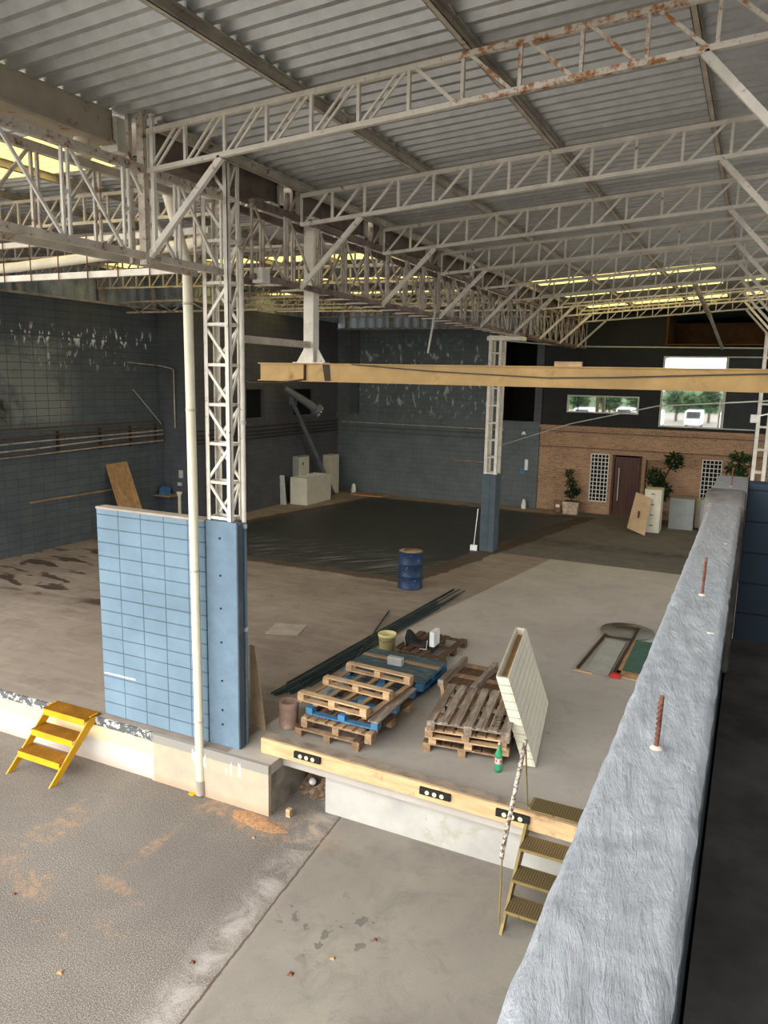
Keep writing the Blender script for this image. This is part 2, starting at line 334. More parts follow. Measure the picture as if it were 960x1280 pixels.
run=t.math('MULTIPLY',t.ramp(t.noise(1,3,t.comb(t.math('MULTIPLY',x,14.),t.math('MULTIPLY',z,2.5)),.5),.58,.62),t.math('MULTIPLY',t.box(z,-.25,-.06,.03),t.ramp(x,-6.3,-6.2)))
c=t.mix(run,c,lin('cfdbe6'))
c=t.mix(t.math('MULTIPLY',t.ramp(w,-.55,-.66),.4),c,lin('a87c58'))
t.col(c);t.b.inputs['Roughness'].default_value=.85;t.bump(n,.2,.004);M['kerb']=t.m
M['rwall']=mat('pale_rendered_concrete','a9a7a0',.9,var=.08,vs=2,stain='9c9a86',st=(.6,.7),ss=3,bs=40,bst=.25)
# parapet trowelled grey paint
t=NT('trowelled_blue_grey_paint');P=t.pos();n=t.noise(9,8,P,.65,1.2);n2=t.noise(45,5,P,.7);x,y,z=t.sep(P)
wv=t.noise(7,7,t.comb(t.math('ADD',t.math('MULTIPLY',x,4.5),t.math('MULTIPLY',y,.8)),y,z),.7,.35)
c=t.mix(t.ramp(n,.3,.7),lin('74787b'),lin('909497'));c=t.mix(t.math('MULTIPLY',t.ramp(n2,.5,.65),.35),c,lin('62676c'))
c=t.mix(t.math('MULTIPLY',t.ramp(y,2.2,4.2),.6),c,lin('8e8c88'))
vo=t.node('TexVoronoi',{'Vector':P,'Scale':9.});sp=t.ramp(t.math('ADD',vo.outputs['Distance'],t.math('MULTIPLY',n2,.12)),.14,.12);c=t.mix(t.math('MULTIPLY',sp,t.ramp(n,.45,.52)),c,lin('d8d3c8'))
t.col(c);t.b.inputs['Roughness'].default_value=.6;b1=t.bump(wv,1.,.02);t.bump(n2,.5,.004,b1);M['para']=t.m
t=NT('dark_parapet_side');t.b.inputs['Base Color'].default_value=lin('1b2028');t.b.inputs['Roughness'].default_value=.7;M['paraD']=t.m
# ribbed cream panel
t=NT('cream_enamel_slats');t.b.inputs['Roughness'].default_value=.5;n=t.noise(3,5)
t.col(t.mix(t.ramp(n,.35,.65),lin('cdc8b2'),lin('d8d3be')));M['slat']=t.m
# perforated tread
t=NT('perforated_tread_plate');P=t.pos();vo=t.node('TexVoronoi',{'Vector':t.node('Mapping',{'Vector':P,'Scale':(38,38,0)}).outputs[0],'Scale':1.,'Randomness':0.})
h=t.math('LESS_THAN',vo.outputs['Distance'],.33);t.col(t.mix(h,lin('6f5e3c'),lin('221d16')));t.b.inputs['Roughness'].default_value=.6;M['perf']=t.m
# corrugated dark shutter
M['shut']=mat('dark_shutter','2c3232',.5,var=.1)
# ================================================================== SETTING
YD=-.68
struct('ground',MB().box(-60,60,-120,45,YD-.3,YD),M['yard'],calc=True)
# dock slab (front edge steps back to the right of the pier)
g=MB();poly=[(-17.2,7.42),(-5.05,7.42),(-5.05,7.7),(-.17,7.58),(6.5,7.58),(6.5,36),(-17.2,36)]
g.prism([(x,y,-.14) for x,y in poly],(0,0,.14));struct('floor',g,M['floor'])
struct('wall_dock_left',MB().box(-17.2,-6.95,7.38,7.418,YD,.0).box(-6.95,-5.05,7.36,7.418,YD,-.0),M['kerb'])
struct('wall_pier_side',MB().box(-5.25,-5.05,7.42,9.19,YD,-.141),M['conc'])
struct('wall_dock_right',MB().prism([(-4.47,7.78,YD),(6.5,7.72,YD),(6.5,8.0,YD),(-4.47,8.0,YD)],(0,0,.535)),M['rwall'])
struct('wall_dock_recess',MB().box(-5.25,-4.2,9.2,9.4,YD,-.14).box(-4.47,-4.3,8.0,9.19,YD,-.145),M['conc'])
def tl(y0,y1,z0,z1):
    p=[(-5.34,7.62+y0,z0),(-.17,7.49+y0,z0),(-.17,7.49+y1,z0),(-5.34,7.62+y1,z0)];return MB().prism(p,(0,0,z1-z0))
struct('trim_1',tl(0,.04,0.002,.2),M['timber'],bevel=.004)
struct('trim_2',tl(.04,.19,.002,.2),M['timtop'],bevel=.004)
# left hall walls
H1=6.72
struct('wall_left',MB().box(-17.4,-17.2,7.4,19.1,0,H1).box(-17.2,-17.08,7.4,19.1,0,3.28),M['wl'])
struct('wall_left_return',MB().box(-17.4,-16,19.1,19.25,0,H1+.1),M['wi'])
w=MB()
for a,b,c,d in((19.25,22.12,0,7.0),(22.12,26.65,0,3.3),(22.12,26.65,4.3,7.0),(23.19,25.16,3.3,4.3),(26.65,28.6,0,7.0)): w.box(-16.2,-16,a,b,c,d)
w.box(-16,-15.9,19.1,28.6,0,3.1)
struct('wall_left_inner',w,M['wi2'])
for i,(a,b) in enumerate(((22.12,23.19),(25.16,26.65))):
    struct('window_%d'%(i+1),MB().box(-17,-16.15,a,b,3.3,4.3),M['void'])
w=MB().box(-16,-8.95,28.6,28.8,3.28,6.72).box(-16,-7.24,28.5,28.8,0,3.279).box(-9.1,-7.24,28.6,28.8,6.45,6.72)
struct('wall_back',w,M['wb'])
struct('wall_back_pilaster',MB().box(-7.5,-7.24,28.55,28.8,0,6.72).box(-15.35,-14.95,28.46,28.62,3.28,6.72),M['wi'])
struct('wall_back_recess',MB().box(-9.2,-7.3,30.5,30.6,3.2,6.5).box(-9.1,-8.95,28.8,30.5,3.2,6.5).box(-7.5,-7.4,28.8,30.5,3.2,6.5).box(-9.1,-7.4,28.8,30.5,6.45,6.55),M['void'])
# corrugated cladding above the walls
def clad(a,b,z0,z1,nm):
    a=Vector(a);b=Vector(b);L=(b-a).length;d=(b-a).normalized();nrm=Vector((-d.y,d.x,0));vs=[];k=int(L/.1)
    for i in range(k+1):
        p=a+d*(i*.1)+nrm*(.05 if (i//2)%2 else 0);vs+=[(p.x,p.y,z0),(p.x,p.y,z1)]
    return struct(nm,MB().add(vs,[(2*i,2*i+2,2*i+3,2*i+1) for i in range(k)]),M['clad'] if 'back' not in nm else M['cladb'],calc=False)
clad((-17.25,7.4,0),(-17.25,19.2,0),H1,7.75,'wall_left_cladding')
clad((-17.4,19.2,0),(-15.9,19.2,0),6.8,7.85,'wall_return_cladding')
clad((-9.1,28.75,0),(-7.2,28.75,0),6.72,7.75,'wall_recess_cladding')
clad((-16.1,19.2,0),(-16.1,29.0,0),7.0,7.85,'wall_inner_cladding')
clad((-16.3,28.72,0),(-7.3,28.72,0),6.72,7.75,'wall_back_cladding')
m=MB()
for y in(9,11.5,14.06,16.8,18.95): m.box(-17.22,-17.12,y-.05,y+.05,H1,7.6)
m.box(-17.24,-17.1,7.4,19.1,H1,H1+.06).box(-16,-9,28.5,28.6,6.72,6.79)
for x in(-15.6,-13.6,-11.4,-9.4): m.box(x-.06,x+.06,28.55,28.68,6.72,7.6)
struct('trim_3',m,M['truss'])
# office
w=MB();Y0,Y1=28.58,28.8
for a,b,c,d in((-7.24,-5.3,0,3.1),(-5.3,-4.64,0,.45),(-5.3,-4.64,2.22,3.1),(-4.64,-4.52,0,3.1),(-4.52,-3.48,2.22,3.1),(-3.48,-3.36,0,3.1),(-3.36,-2.7,2.1,3.1),(-2.7,-1.5,0,3.1),(-1.5,-.86,0,.45),(-1.5,-.86,2.24,3.1),(-.86,6.5,0,3.1)): w.box(a,b,Y0,Y1,c,d)
w.box(-3.36,-2.7,28.95,29.1,0,2.1)
for z in(2.40,2.97): w.box(-7.24,6.5,28.54,28.6,z,z+.05)
w.box(-7.26,6.5,28.5,28.84,3.1,3.2);w.box(-5.36,-4.56,28.54,28.6,.38,.45)
struct('wall_office_front',w,M['bk'])
struct('wall_office_side',MB().box(-7.24,-7.04,28.8,36,0,3.2),M['bky'])
u=MB().box(-7.4,-6.3,28.66,28.86,3.2,7.2).box(-6.3,-3.76,28.66,28.86,3.2,3.7).box(-6.3,-3.76,28.66,28.86,4.31,7.2).box(-3.76,-3.06,28.66,28.86,3.2,7.2).box(-3.06,6.5,28.66,28.86,5.74,6.12).box(-3.06,6.5,28.66,28.86,3.2,3.3).box(.1,6.5,28.66,28.86,3.3,5.74)
for x in(-7.38,-5.9,-4.9): u.box(x-.012,x+.012,28.64,28.67,3.3,7.2)
struct('wall_office_upper',u,M['dkwall'])
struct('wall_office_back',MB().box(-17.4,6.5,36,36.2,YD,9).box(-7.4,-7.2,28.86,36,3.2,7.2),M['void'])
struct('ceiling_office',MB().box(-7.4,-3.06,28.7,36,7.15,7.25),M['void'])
struct('wall_right_light_gap',MB().box(6.5,6.7,5.5,14,YD,8.2).box(6.5,6.7,21,36,YD,8.2),M['wb2'])  # unseen side wall, left open midway to let daylight into the hall
m=MB().box(-3.06,-2.98,28.7,31.5,6.12,7.3);struct('wall_loft_side',m,M['loft'])
struct('wall_loft_back',MB().box(-3.06,6.5,31.5,31.6,6.1,7.05),M['loft'])
struct('floor_loft',MB().box(-3.06,6.5,28.66,31.5,6.08,6.13),M['loft'])
struct('trim_4',MB().box(-3.08,6.5,28.6,28.68,6.11,6.15),M['loft'])
# windows
def frame(x0,x1,z0,z1,y,w,m,par=None,nm='window_frame'):
    f=MB().box(x0,x1,y-.04,y+.06,z0,z0+w).box(x0,x1,y-.04,y+.06,z1-w,z1).box(x0,x0+w,y-.04,y+.06,z0+w,z1-w).box(x1-w,x1,y-.04,y+.06,z0+w,z1-w)
    return f.build(nm,m,par)
f=frame(-6.3,-3.76,3.69,4.32,28.64,.045,M['frame'],nm='window_3');f['kind']='structure'
MB().box(-6.27,-3.79,28.66,28.67,3.72,4.29).build('pane',M['mirror'],f)
f=frame(-3.05,-1.0,3.3,5.74,28.64,.05,M['frame'],nm='window_4');f['kind']='structure'
MB().box(-3.0,-1.98,28.67,28.68,3.33,5.7).build('pane',M['mirror'],f);MB().box(-1.98,-1.04,28.65,28.66,3.33,5.7).build('pane',M['mirror'],f)
MB().box(-1.14,-1.08,28.6,28.64,3.33,4.3).build('handle',M['frame'],f)
f=frame(-1.0,.1,3.3,5.74,28.6,.04,M['frame'],nm='window_5');f['kind']='structure'
s=MB()
for i in range(18): s.box(-.96+i*.058,-.93+i*.058,28.58,28.62,3.34,5.7)
s.box(-.98,.08,28.62,28.64,3.32,5.72);s.build('shutter',M['shut'],f)
def grille(x0,x1,z0,z1,nm):
    f=frame(x0,x1,z0,z1,28.62,.03,M['white'],nm=nm);f['kind']='structure'
    g=MB();nx=4;nz=int((z1-z0)/.155)
    for i in range(1,nx+1): 
        x=x0+(x1-x0)*i/(nx+1);g.box(x-.012,x+.012,28.585,28.6,z0,z1)
    for j in range(1,nz+1):
        z=z0+(z1-z0)*j/(nz+1);g.box(x0,x1,28.58,28.6,z-.012,z+.012)
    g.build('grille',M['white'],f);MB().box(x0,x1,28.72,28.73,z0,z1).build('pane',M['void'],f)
grille(-5.3,-4.64,.45,2.22,'window_6');grille(-1.5,-.86,.45,2.24,'window_7')
d=MB().box(-4.42,-3.56,28.66,28.72,0.01,2.12).box(-4.42,-3.56,28.64,28.67,2.12,2.2)
for i in range(7): d.box(-4.42+i*.123+.004,-4.42+(i+1)*.123-.004,28.645,28.665,.03,2.1)
f=struct('door_1',d,M['door']);MB().tube([(-4.26,28.57,.55),(-4.26,28.57,1.75)],.02).box(-4.27,-4.25,28.57,28.65,.65,.68).box(-4.27,-4.25,28.57,28.65,1.62,1.65).build('door_handle',M['alu'],f)
frame(-4.52,-3.48,-.04,2.22,28.68,.07,M['woodd'],f,'door_frame')
# landing behind the parapet
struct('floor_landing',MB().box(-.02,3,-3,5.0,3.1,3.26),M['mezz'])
struct('wall_parapet',MB().box(-.155,-.03,-3,5.55,YD,4.19),M['bluepd'])
# rough top coat of the parapet, real relief
g=MB();nx,ny=15,330;vs=[];rr=random.Random(3)
import mathutils
for j in range(ny+1):
    yy=-.4+j*4.66/ny
    for i in range(nx+1):
        s=i/nx;xx=-.17+.152*s;nn=mathutils.noise.noise((xx*40,yy*6,0))*.0022+mathutils.noise.noise((xx*90,yy*40,3))*.002+mathutils.noise.noise((xx*14+yy*5,yy*3,7))*.003
        ed=min(s,1-s);zz=4.2+nn-(.012 if ed==0 else 0);xx+=mathutils.noise.noise((i*9,yy*14,1))*.004*(1 if ed==0 else .3)
        vs.append((xx,yy,zz))
k=nx+1
fs=[(j*k+i,j*k+i+1,(j+1)*k+i+1,(j+1)*k+i) for j in range(ny) for i in range(nx)]
vb=[(-.17,-.4,4.12),(-.17,4.26,4.12),(-.018,4.26,4.12),(-.018,-.4,4.12)]
g.add(vs,fs,True);n0=len(vs)
sk=[(vs[j*k][0],vs[j*k][1],vs[j*k][2]) for j in range(ny+1)];sk2=[(p[0],p[1],4.1) for p in sk];g.add(sk+sk2,[(j,j+1,ny+2+j,ny+1+j) for j in range(ny)])
sk=[vs[j*k+nx] for j in range(ny+1)];sk2=[(p[0],p[1],4.1) for p in sk];g.add(sk+sk2,[(j,j+1,ny+2+j,ny+1+j) for j in range(ny)])
struct('wall_parapet_coping',g,M['para'],calc=False)
g=MB()
for (a,b,x0,x1,z0,z1) in((4.22,4.72,-.2,-.003,3.3,4.245),): 
    ns=8;pr=[]
    for i in range(ns+1):
        t_=i/ns;pr.append((a+(b-a)*t_,z1-.05*(2*t_-1)**2))
    poly=[(x0,p[0],p[1]) for p in pr]+[(x0,b,z0),(x0,a,z0)]
    g.prism(poly,(x1-x0,0,0))
struct('wall_parapet_pier',g,M['pier'],bevel=.02)
struct('wall_parapet_end',MB().box(-.19,.0,4.7,5.6,4.1,4.2),M['para'],bevel=.01)
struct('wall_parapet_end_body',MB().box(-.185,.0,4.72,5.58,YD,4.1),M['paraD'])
struct('wall_landing_end',MB().box(.002,3,5.3,5.5,YD,4.19),M['wr'],bevel=.008)
struct('wall_landing_light_block',MB().box(3,3.2,-3,5.5,YD,8.0).box(-.1,3.2,-3.2,-3,YD,8.0),M['void'])  # unseen dark walls added to keep daylight off the landing
# ================================================================== ROOF
zs=lambda x:7.655+.0625*x
zl=lambda x:7.52+.013*(-6.2-x)
PR=[(0,0),(.03,0),(.08,.06),(.115,.06),(.175,0),(.2,0)]
def sheet(x0,x1,y0,y1,zf):
    n=int(round((y1-y0)/.2));vs=[];ys=[]
    for i in range(n):
        for dy,dz in PR[:-1]: ys.append((y0+i*.2+dy,dz))
    ys.append((y0+n*.2,0))
    for y,dz in ys: vs+=[(x0,y,zf(x0)+dz),(x1,y,zf(x1)+dz)]
    return vs,[(2*i,2*i+1,2*i+3,2*i+2) for i in range(len(ys)-1)]
def roof(segs,zf,nm):
    g=MB()
    for a in segs: g.add(*sheet(*a,zf))
    return struct(nm,g,M['roof'],calc=False)
ST=[(19.9,20.9),(22.9,23.9),(26.5,27.5)]
XR=6.6
segs=[(-5.95,XR,1.5,19.9),(-5.95,XR,20.9,22.9),(-5.95,XR,23.9,26.5),(-5.95,XR,27.5,36.1)]
sk=[]
for k,(a,b) in enumerate(ST):
    segs.append((-5.95,-5.5,a,b))
    if k==0: segs.append((-1.2,XR,a,b));sk.append((-5.5,-1.2,a,b))
    else: segs+=[(-1.15,-.6,a,b),(3,XR,a,b)];sk+=[(-5.5,-1.15,a,b),(-.6,3,a,b)]
roof(segs,zs,'ceiling_right_bay')
nm=['front strip','middle strip, left run','middle strip, right run','rear strip, left run','rear strip, right run']
for i,a in enumerate(sk):
    tag(MB().add(*sheet(*a,zs)).build('skylight_sheet',M['sky'],base=(a[0],a[2],zs(a[0])),calc=False),'yellowed translucent roof sheet over the right bay, '+nm[i],'skylight','translucent sheets in the right roof')
SL=[(6.9,8.3),(15.9,16.7),(19.9,20.9),(22.9,23.9)]
segs=[];y=1.5
for a,b in SL: segs+=[(-17.4,-6.25,y,a),(-17.4,-16.4,a,b),(-7.2,-6.25,a,b)];y=b
segs.append((-17.4,-6.25,y,36.1))
roof(segs,zl,'ceiling_left_bay')
for i,(a,b) in enumerate(SL):
    tag(MB().add(*sheet(-16.4,-7.2,a,b,zl)).build('skylight_sheet',M['sky'],base=(-16.4,a,zl(-16.4)),calc=False),'yellowed translucent roof sheet over the left bay, %s strip from the dock front'%['first','second','third','fourth'][i],'skylight','translucent sheets in the left roof')
# purlins: C channels on the joists
def purlin(x,zb,y0,y1,label,grp):
    g=MB();w=.055;h=.115;t_=.006
    g.box(x-w/2,x-w/2+t_,y0,y1,zb,zb+h).box(x-w/2,x+w/2,y0,y1,zb,zb+t_).box(x-w/2,x+w/2,y0,y1,zb+h-t_,zb+h)
    g.box(x+w/2-t_,x+w/2,y0,y1,zb,zb+.02)
    o=tag(g.build('purlin',M['cream2'],base=(x,y0,zb)),label,'purlin',grp)
    return o
for i,x in enumerate((-5.66,-4.0,-2.33,-.68,.98,2.6)):
    w_=''
    w_=['at the eave beside the rusty gutter','second from the gutter','third from the gutter','fourth from the gutter','fifth from the gutter','sixth from the gutter'][i]
    purlin(x,zs(x)-.12,2 if i else 6.4,28.4,'cream steel channel under the right bay roof, '+w_,'purlins of the right bay')
for i,x in enumerate((-7.6,-9.3,-11,-12.7,-14.4,-16.1)):
    purlin(x,zl(x)-.12,2,28.4,'cream steel channel under the left bay roof sheets, %s from the columns'%['first','second','third','fourth','fifth','sixth'][i],'purlins of the left bay')
# roof joists ------------------------------------------------------
jb=lambda x:7.162+.0667*x
jt=lambda x:7.502+.0625*x
def joist(kind,x0,x1,fb,ft,y,label,grp,m,flip=None,w=.05):
    t_=thing('roof_joist',label,'roof truss',(x0,y,fb(x0)),grp)
    dz=.0
    for nm_,f in(('top_chord',ft),('bottom_chord',fb)):
        g=MB();g.bar((x0,y,f(x0)),(x1,y,f(x1)),w,.045);g.build(nm_,m[0],t_)
    n=int(round((x1-x0)/.47));st=(x1-x0)/n
    for i in range(n+1):
        x=x0+i*st;g=MB();g.bar((x,y,fb(x)),(x,y,ft(x)),.028,.035,up=(0,1,0));g.build('vertical_bar',m[1],t_)
        if i<n:
            if flip is not None and x>flip: a=(x+.05,ft(x+.05));b=(x+st-.05,fb(x+st-.05))
            else: a=(x+.05,fb(x+.05));b=(x+st-.06,ft(x+st-.06))
            g=MB()
            if flip is not None and x<=flip: 
                for q in(-.03,.03): g.bar((a[0]+q,y+q*.3,a[1]),(b[0]+q,y+q*.3,b[1]),.02,.02)
            else: g.bar((a[0],y,a[1]),(b[0],y,b[1]),.024,.028)
            g.build('diagonal_bar',m[1],t_)
    return t_
JY=[6.25,9.12,11.63,14.17,16.63,19.25,21.8,24.25,26.8]
ordn=['nearest, rust-streaked','second','third','fourth','fifth','sixth','seventh','eighth','ninth and furthest']
GX=-5.72
j1=joist('j',GX+.04,3.3,jb,jt,JY[0],'rust-streaked cream lattice roof joist of the right bay, nearest to the dock front','roof joists of the right bay',(M['rustyj'],M['rustyj']),flip=-3.1)
j2=joist('j',GX+.04,3.3,jb,jt,JY[1],'cream lattice roof joist of the right bay, second from the front','roof joists of the right bay',(M['cream'],M['cream']))
for i in range(2,9):
    dup(j2,(GX+.04,JY[i],jb(GX+.04)),0,'cream lattice roof joist of the right bay, %s from the front'%ordn[i].split(' ')[0])
lb=lambda x:6.98+.013*(-6.2-x)
lt_=lambda x:7.37+.013*(-6.2-x)
l1=joist('j',-17.1,-6.12,lb,lt_,9.0,'lattice roof joist of the left bay, nearest to the dock front','roof joists of the left bay',(M['cream2'],M['cream2']))
for i in range(2,9):
    dup(l1,(-17.1,JY[i],lb(-17.1)),0,'lattice roof joist of the left bay, %s from the front'%['','','second','third','fourth','fifth','sixth','seventh','eighth'][i])
# knee braces
def knee(y,side,label,m):
    g=MB()
    if side<0: a=(GX+.03,y,5.97);b=(-4.78,y,jb(-4.78)-.02)
    else: a=(.42,y,6.02);b=(-.56,y,jb(-.56)-.02)
    g.bar(a,b,.05,.06).bar((a[0]-.06,y,a[2]-.03),(a[0]+.04,y,a[2]+.05),.06,.012)
    return tag(g.build('knee_brace',m,base=a),label,'brace','knee braces')
on=['first','second','third','fourth','fifth','sixth','seventh','eighth','ninth']
for i,y in enumerate(JY):
    knee(y,-1,'diagonal cream brace from the left truss up to the %s joist from the front'%on[i],M['cream'])
    knee(y,1,'diagonal cream brace at the right edge down from the %s joist from the front'%on[i],M['cream'])
# girder trusses along the column line ----------------------------
def girder(x,y0,y1,zb,zt,dirn,label,m,plates=False,pan=.77,cat='truss'):
    t_=thing('girder_truss',label,cat,(x,y0,zb),'girder trusses along the columns')
    MB().box(x-.035,x+.035,y0,y1,zt-.04,zt+.04).box(x-.055,x-.03,y0,y1,zt+.02,zt+.03).build('top_chord',m[0],t_)
    MB().box(x-.035,x+.035,y0,y1,zb-.04,zb+.03).box(x-.055,x-.03,y0,y1,zb-.03,zb-.02).build('bottom_chord',m[0],t_)
    n=max(1,int(round((y1-y0)/pan)));st=(y1-y0)/n
    for i in range(n+1):
        y=y0+i*st
        g=MB()
        for q in((-.035,.035) if 0<i<n else (0,)): g.box(x-.014,x+.014,y+q-.013,y+q+.013,zb+.02,zt-.02)
        if 0<i<n: g.box(x-.01,x+.01,y-.05,y+.05,(zb+zt)/2-.015,(zb+zt)/2+.015)
        g.build('vertical_bar',m[1],t_)
        if i<n:
            a,b=(y+.06,y+st-.06)
            g=MB()
            if dirn>0: g.bar((x,a,zt-.03),(x,b,zb+.03),.022,.03)
            else: g.bar((x,a,zb+.03),(x,b,zt-.03),.022,.03)
            g.build('diagonal_bar',m[1],t_)
    if plates:
        for i in range(int((y1-y0)/.62)):
            y=y0+.6+i*.62
            if y<y1-.3: MB().box(x-.36,x+.01,y-.05,y+.05,zb-.05,zb-.032).build('batten_plate',M['cream'],t_)
    return t_
FX,BX=GX,-6.1
girder(FX,.8,7.45,5.97,6.79,1,'rusty lattice girder in front of the near column, face toward the right bay',(M['rusty'],M['cream']))
girder(BX,.8,7.45,5.97,6.79,-1,'rusty lattice girder in front of the near column, face toward the left bay',(M['cream2'],M['rusty']))
girder(FX,8.05,20.3,6.0,6.86,1,'long brownish lattice girder between near and far column, right face with cream plates beneath',(M['trussd'],M['truss']),True)
girder(BX,8.05,20.3,6.0,6.86,-1,'long brownish lattice girder between near and far column, left face',(M['trussd'],M['truss']))
girder(FX,20.85,28.45,6.0,6.86,1,'short lattice girder beyond the far column, right face',(M['trussd'],M['truss']))
girder(BX,20.85,28.45,6.0,6.86,-1,'short lattice girder beyond the far column, left face',(M['trussd'],M['truss']))
girder(.45,8,28.4,6.02,6.86,1,'lattice girder on the right hand column line, at the right edge',(M['cream'],M['cream']))
# rusty hanger post at first joist
t_=thing('truss_post','tall rust-stained post where the nearest joist meets the girder','post',(FX,6.25,5.88))
MB().box(FX-.042,FX+.042,6.18,6.25,5.88,7.36).build('post',M['rusty'],t_)
MB().box(FX-.2,FX-.16,6.2,6.25,5.9,7.36).build('back_post',M['rusty'],t_)
MB().box(FX+.09,FX+.13,6.22,6.26,6.0,7.3).build('side_post',M['cream'],t_)
for i,y in enumerate(JY[1:8]):
    MB_=MB().box(FX-.03,FX+.03,y-.03,y+.03,6.9,7.2).box(FX-.2,FX-.16,y-.03,y+.03,6.9,7.2).bar((FX-.18,y,6.9),(FX,y,7.18),.03)
    tag(MB_.build('joist_bearing',M['truss'],base=(FX,y,6.9)),'short bearing posts carrying the %s joist on the girder'%on[i+1],'bracket','joist bearings on the girder')
MB_=MB().box(FX-.03,FX+.12,8.1,8.26,5.92,6.1);tag(MB_.build('end_plate_box',M['cream'],base=(FX,8.1,5.92)),'cream steel box on the girder end beside the near column','bracket')
# gutters
def gutter(y0,y1,label,m):
    x0,x1,z0,z1=-6.24,-5.92,7.0,7.31
    g=MB().box(x0,x1,y0,y1,z0,z0+.01).box(x0,x0+.01,y0,y1,z0,z1).box(x1-.01,x1,y0,y1,z0,z1).box(x0,x1,y0,y0+.01,z0,z1).box(x0,x1,y1-.01,y1,z0,z1).box(x1,x1+.035,y0,y1,z0,z0+.03)
    t_=thing('roof_gutter',label,'gutter',(x1,y0,z0),'gutter boxes between the bays')
    g.build('trough',m,t_);return t_
t_=gutter(1.6,6.03,'large rust-blotched beige box gutter at upper left',M['gutter'])
MB().box(-6.1,-5.88,6.05,6.17,6.94,7.03).box(-5.97,-5.885,6.055,6.165,7.03,7.26).build('overflow_elbow',M['cream'],t_)
MB().tube([(-6.08,5.78,7.0),(-6.08,5.78,6.86)],.075,16).tube([(-6.08,5.78,6.86),(-6.08,5.78,6.83)],.09,16).build('outlet',M['pvc'],t_)
for i,(a,b) in enumerate(((6.45,8.95),(9.3,11.4),(11.75,13.95),(14.3,16.4),(16.8,19.0),(19.4,21.6),(22,28.2))):
    t_=gutter(a,b,'brown box gutter over the girder, %s behind the rust-blotched one'%['first','second','third','fourth','fifth','sixth','seventh'][i],M['gutterd'])
    MB().box(-6.1,-5.86,b-.3,b+.02,6.93,7.0).box(-5.9,-5.86,b-.08,b+.02,6.93,7.25).build('outlet_box',M['cream'],t_)
# ------------------------------------------------------------------ columns
def column(x0,x1,y0,y1,z0,z1,label,lace='x',pan=.5,m='cream',w=.06):
    t_=thing('lattice_column',label,'column',((x0+x1)/2,(y0+y1)/2,z0),'lattice columns')
    for (x,sx) in((x0,1),(x1,-1)):
        for (y,sy) in((y0,1),(y1,-1)):
            g=MB().box(min(x,x+sx*w),max(x,x+sx*w),min(y,y+sy*.008),max(y,y+sy*.008),z0,z1).box(min(x,x+sx*.008),max(x,x+sx*.008),min(y,y+sy*w),max(y,y+sy*w),z0,z1)
            g.build('leg',M[m],t_)
    n=int(round((z1-z0)/pan));st=(z1-z0)/n
    for i in range(n+1):
        z=z0+i*st
        if i==n: z-=.03
        if i==0: z+=.03
        for y in(y0+.02,y1-.02): MB().box(x0+.01,x1-.01,y-.01,y+.01,z-.018,z+.018).build('rung',M[m],t_)
        for x in(x0+.02,x1-.02): MB().box(x-.01,x+.01,y0+.01,y1-.01,z-.018,z+.018).build('rung',M[m],t_)
        if i<n and lace=='x':
            up=(i%4!=1)
            for k,y in enumerate((y0+.02,y1-.02)):
                a,b=(z+st-.04,z+.04) if (up^(k==1)) else (z+.04,z+st-.04)
                MB().bar((x0+.03,y,a),(x1-.03,y,b),.022,.035).build('lacing_bar',M[m],t_)
            MB().bar((x1-.02,y0+.03,z+.04),(x1-.02,y1-.03,z+st-.04),.022,.03).build('lacing_bar',M[m],t_)
    return t_
column(-6.09,-5.71,7.555,7.80,3.0,7.3,'tall cream lattice column standing on the light blue wall, nearest column')
column(-6.72,-6.34,20.42,20.8,2.2,6.0,'cream lattice column standing on the grey post beyond the blue drum','r',w=.085)
column(.03,.36,20.42,20.8,0.002,6.0,'pale lattice column at the right edge behind the parapet','r',.55,w=.09)
tag(MB().box(-6.76,-5.8,20.36,20.86,5.86,5.965).build('bearing_beam',M['cream'],base=(-6.4,20.6,5.85)),'cream bearing box on top of the far lattice column','bracket')
t_=thing('concrete_post','light blue concrete post under the nearest lattice column','post',(-5.85,7.75,0))
g=MB().box(-6.1,-5.625,7.54,7.645,0,2.995);g.build('shaft',M['bluep'],t_,bevel=.008)
MB().box(-5.624,-5.615,7.55,7.655,0,2.96).build('side_plate',M['bluepd'],t_)
g=MB()
for z in(2.78,2.3,1.87,1.42,.9,.5,.3): g.tube([(-5.88,7.545,z),(-5.88,7.53,z)],.014,8)
g.build('bolt_hole',M['black'],t_)
t_=thing('concrete_post','grey post under the far lattice column beyond the blue drum','post',(-6.52,20.6,0))
MB().box(-6.74,-6.5,20.4,20.82,0,2.2).build('shaft',M['bluepd'],t_);MB().box(-6.49,-6.33,20.38,20.84,0,2.2).build('cheek',M['bluepd'],t_)
# light blue panel wall
tag(MB().box(-7.95,-6.11,7.53,7.68,0,2.97).build('block_screen_wall',M['pn'],base=(-7.03,7.6,0),bevel=.008),'light blue painted block wall panel left of the cream downpipe','wall')
tag(MB().box(-7.95,-6.11,7.52,7.69,2.97,3.0).build('coping_strip',M['concd'],base=(-7.03,7.6,2.97)),'thin dusty mortar strip along the top of the light blue wall','coping')
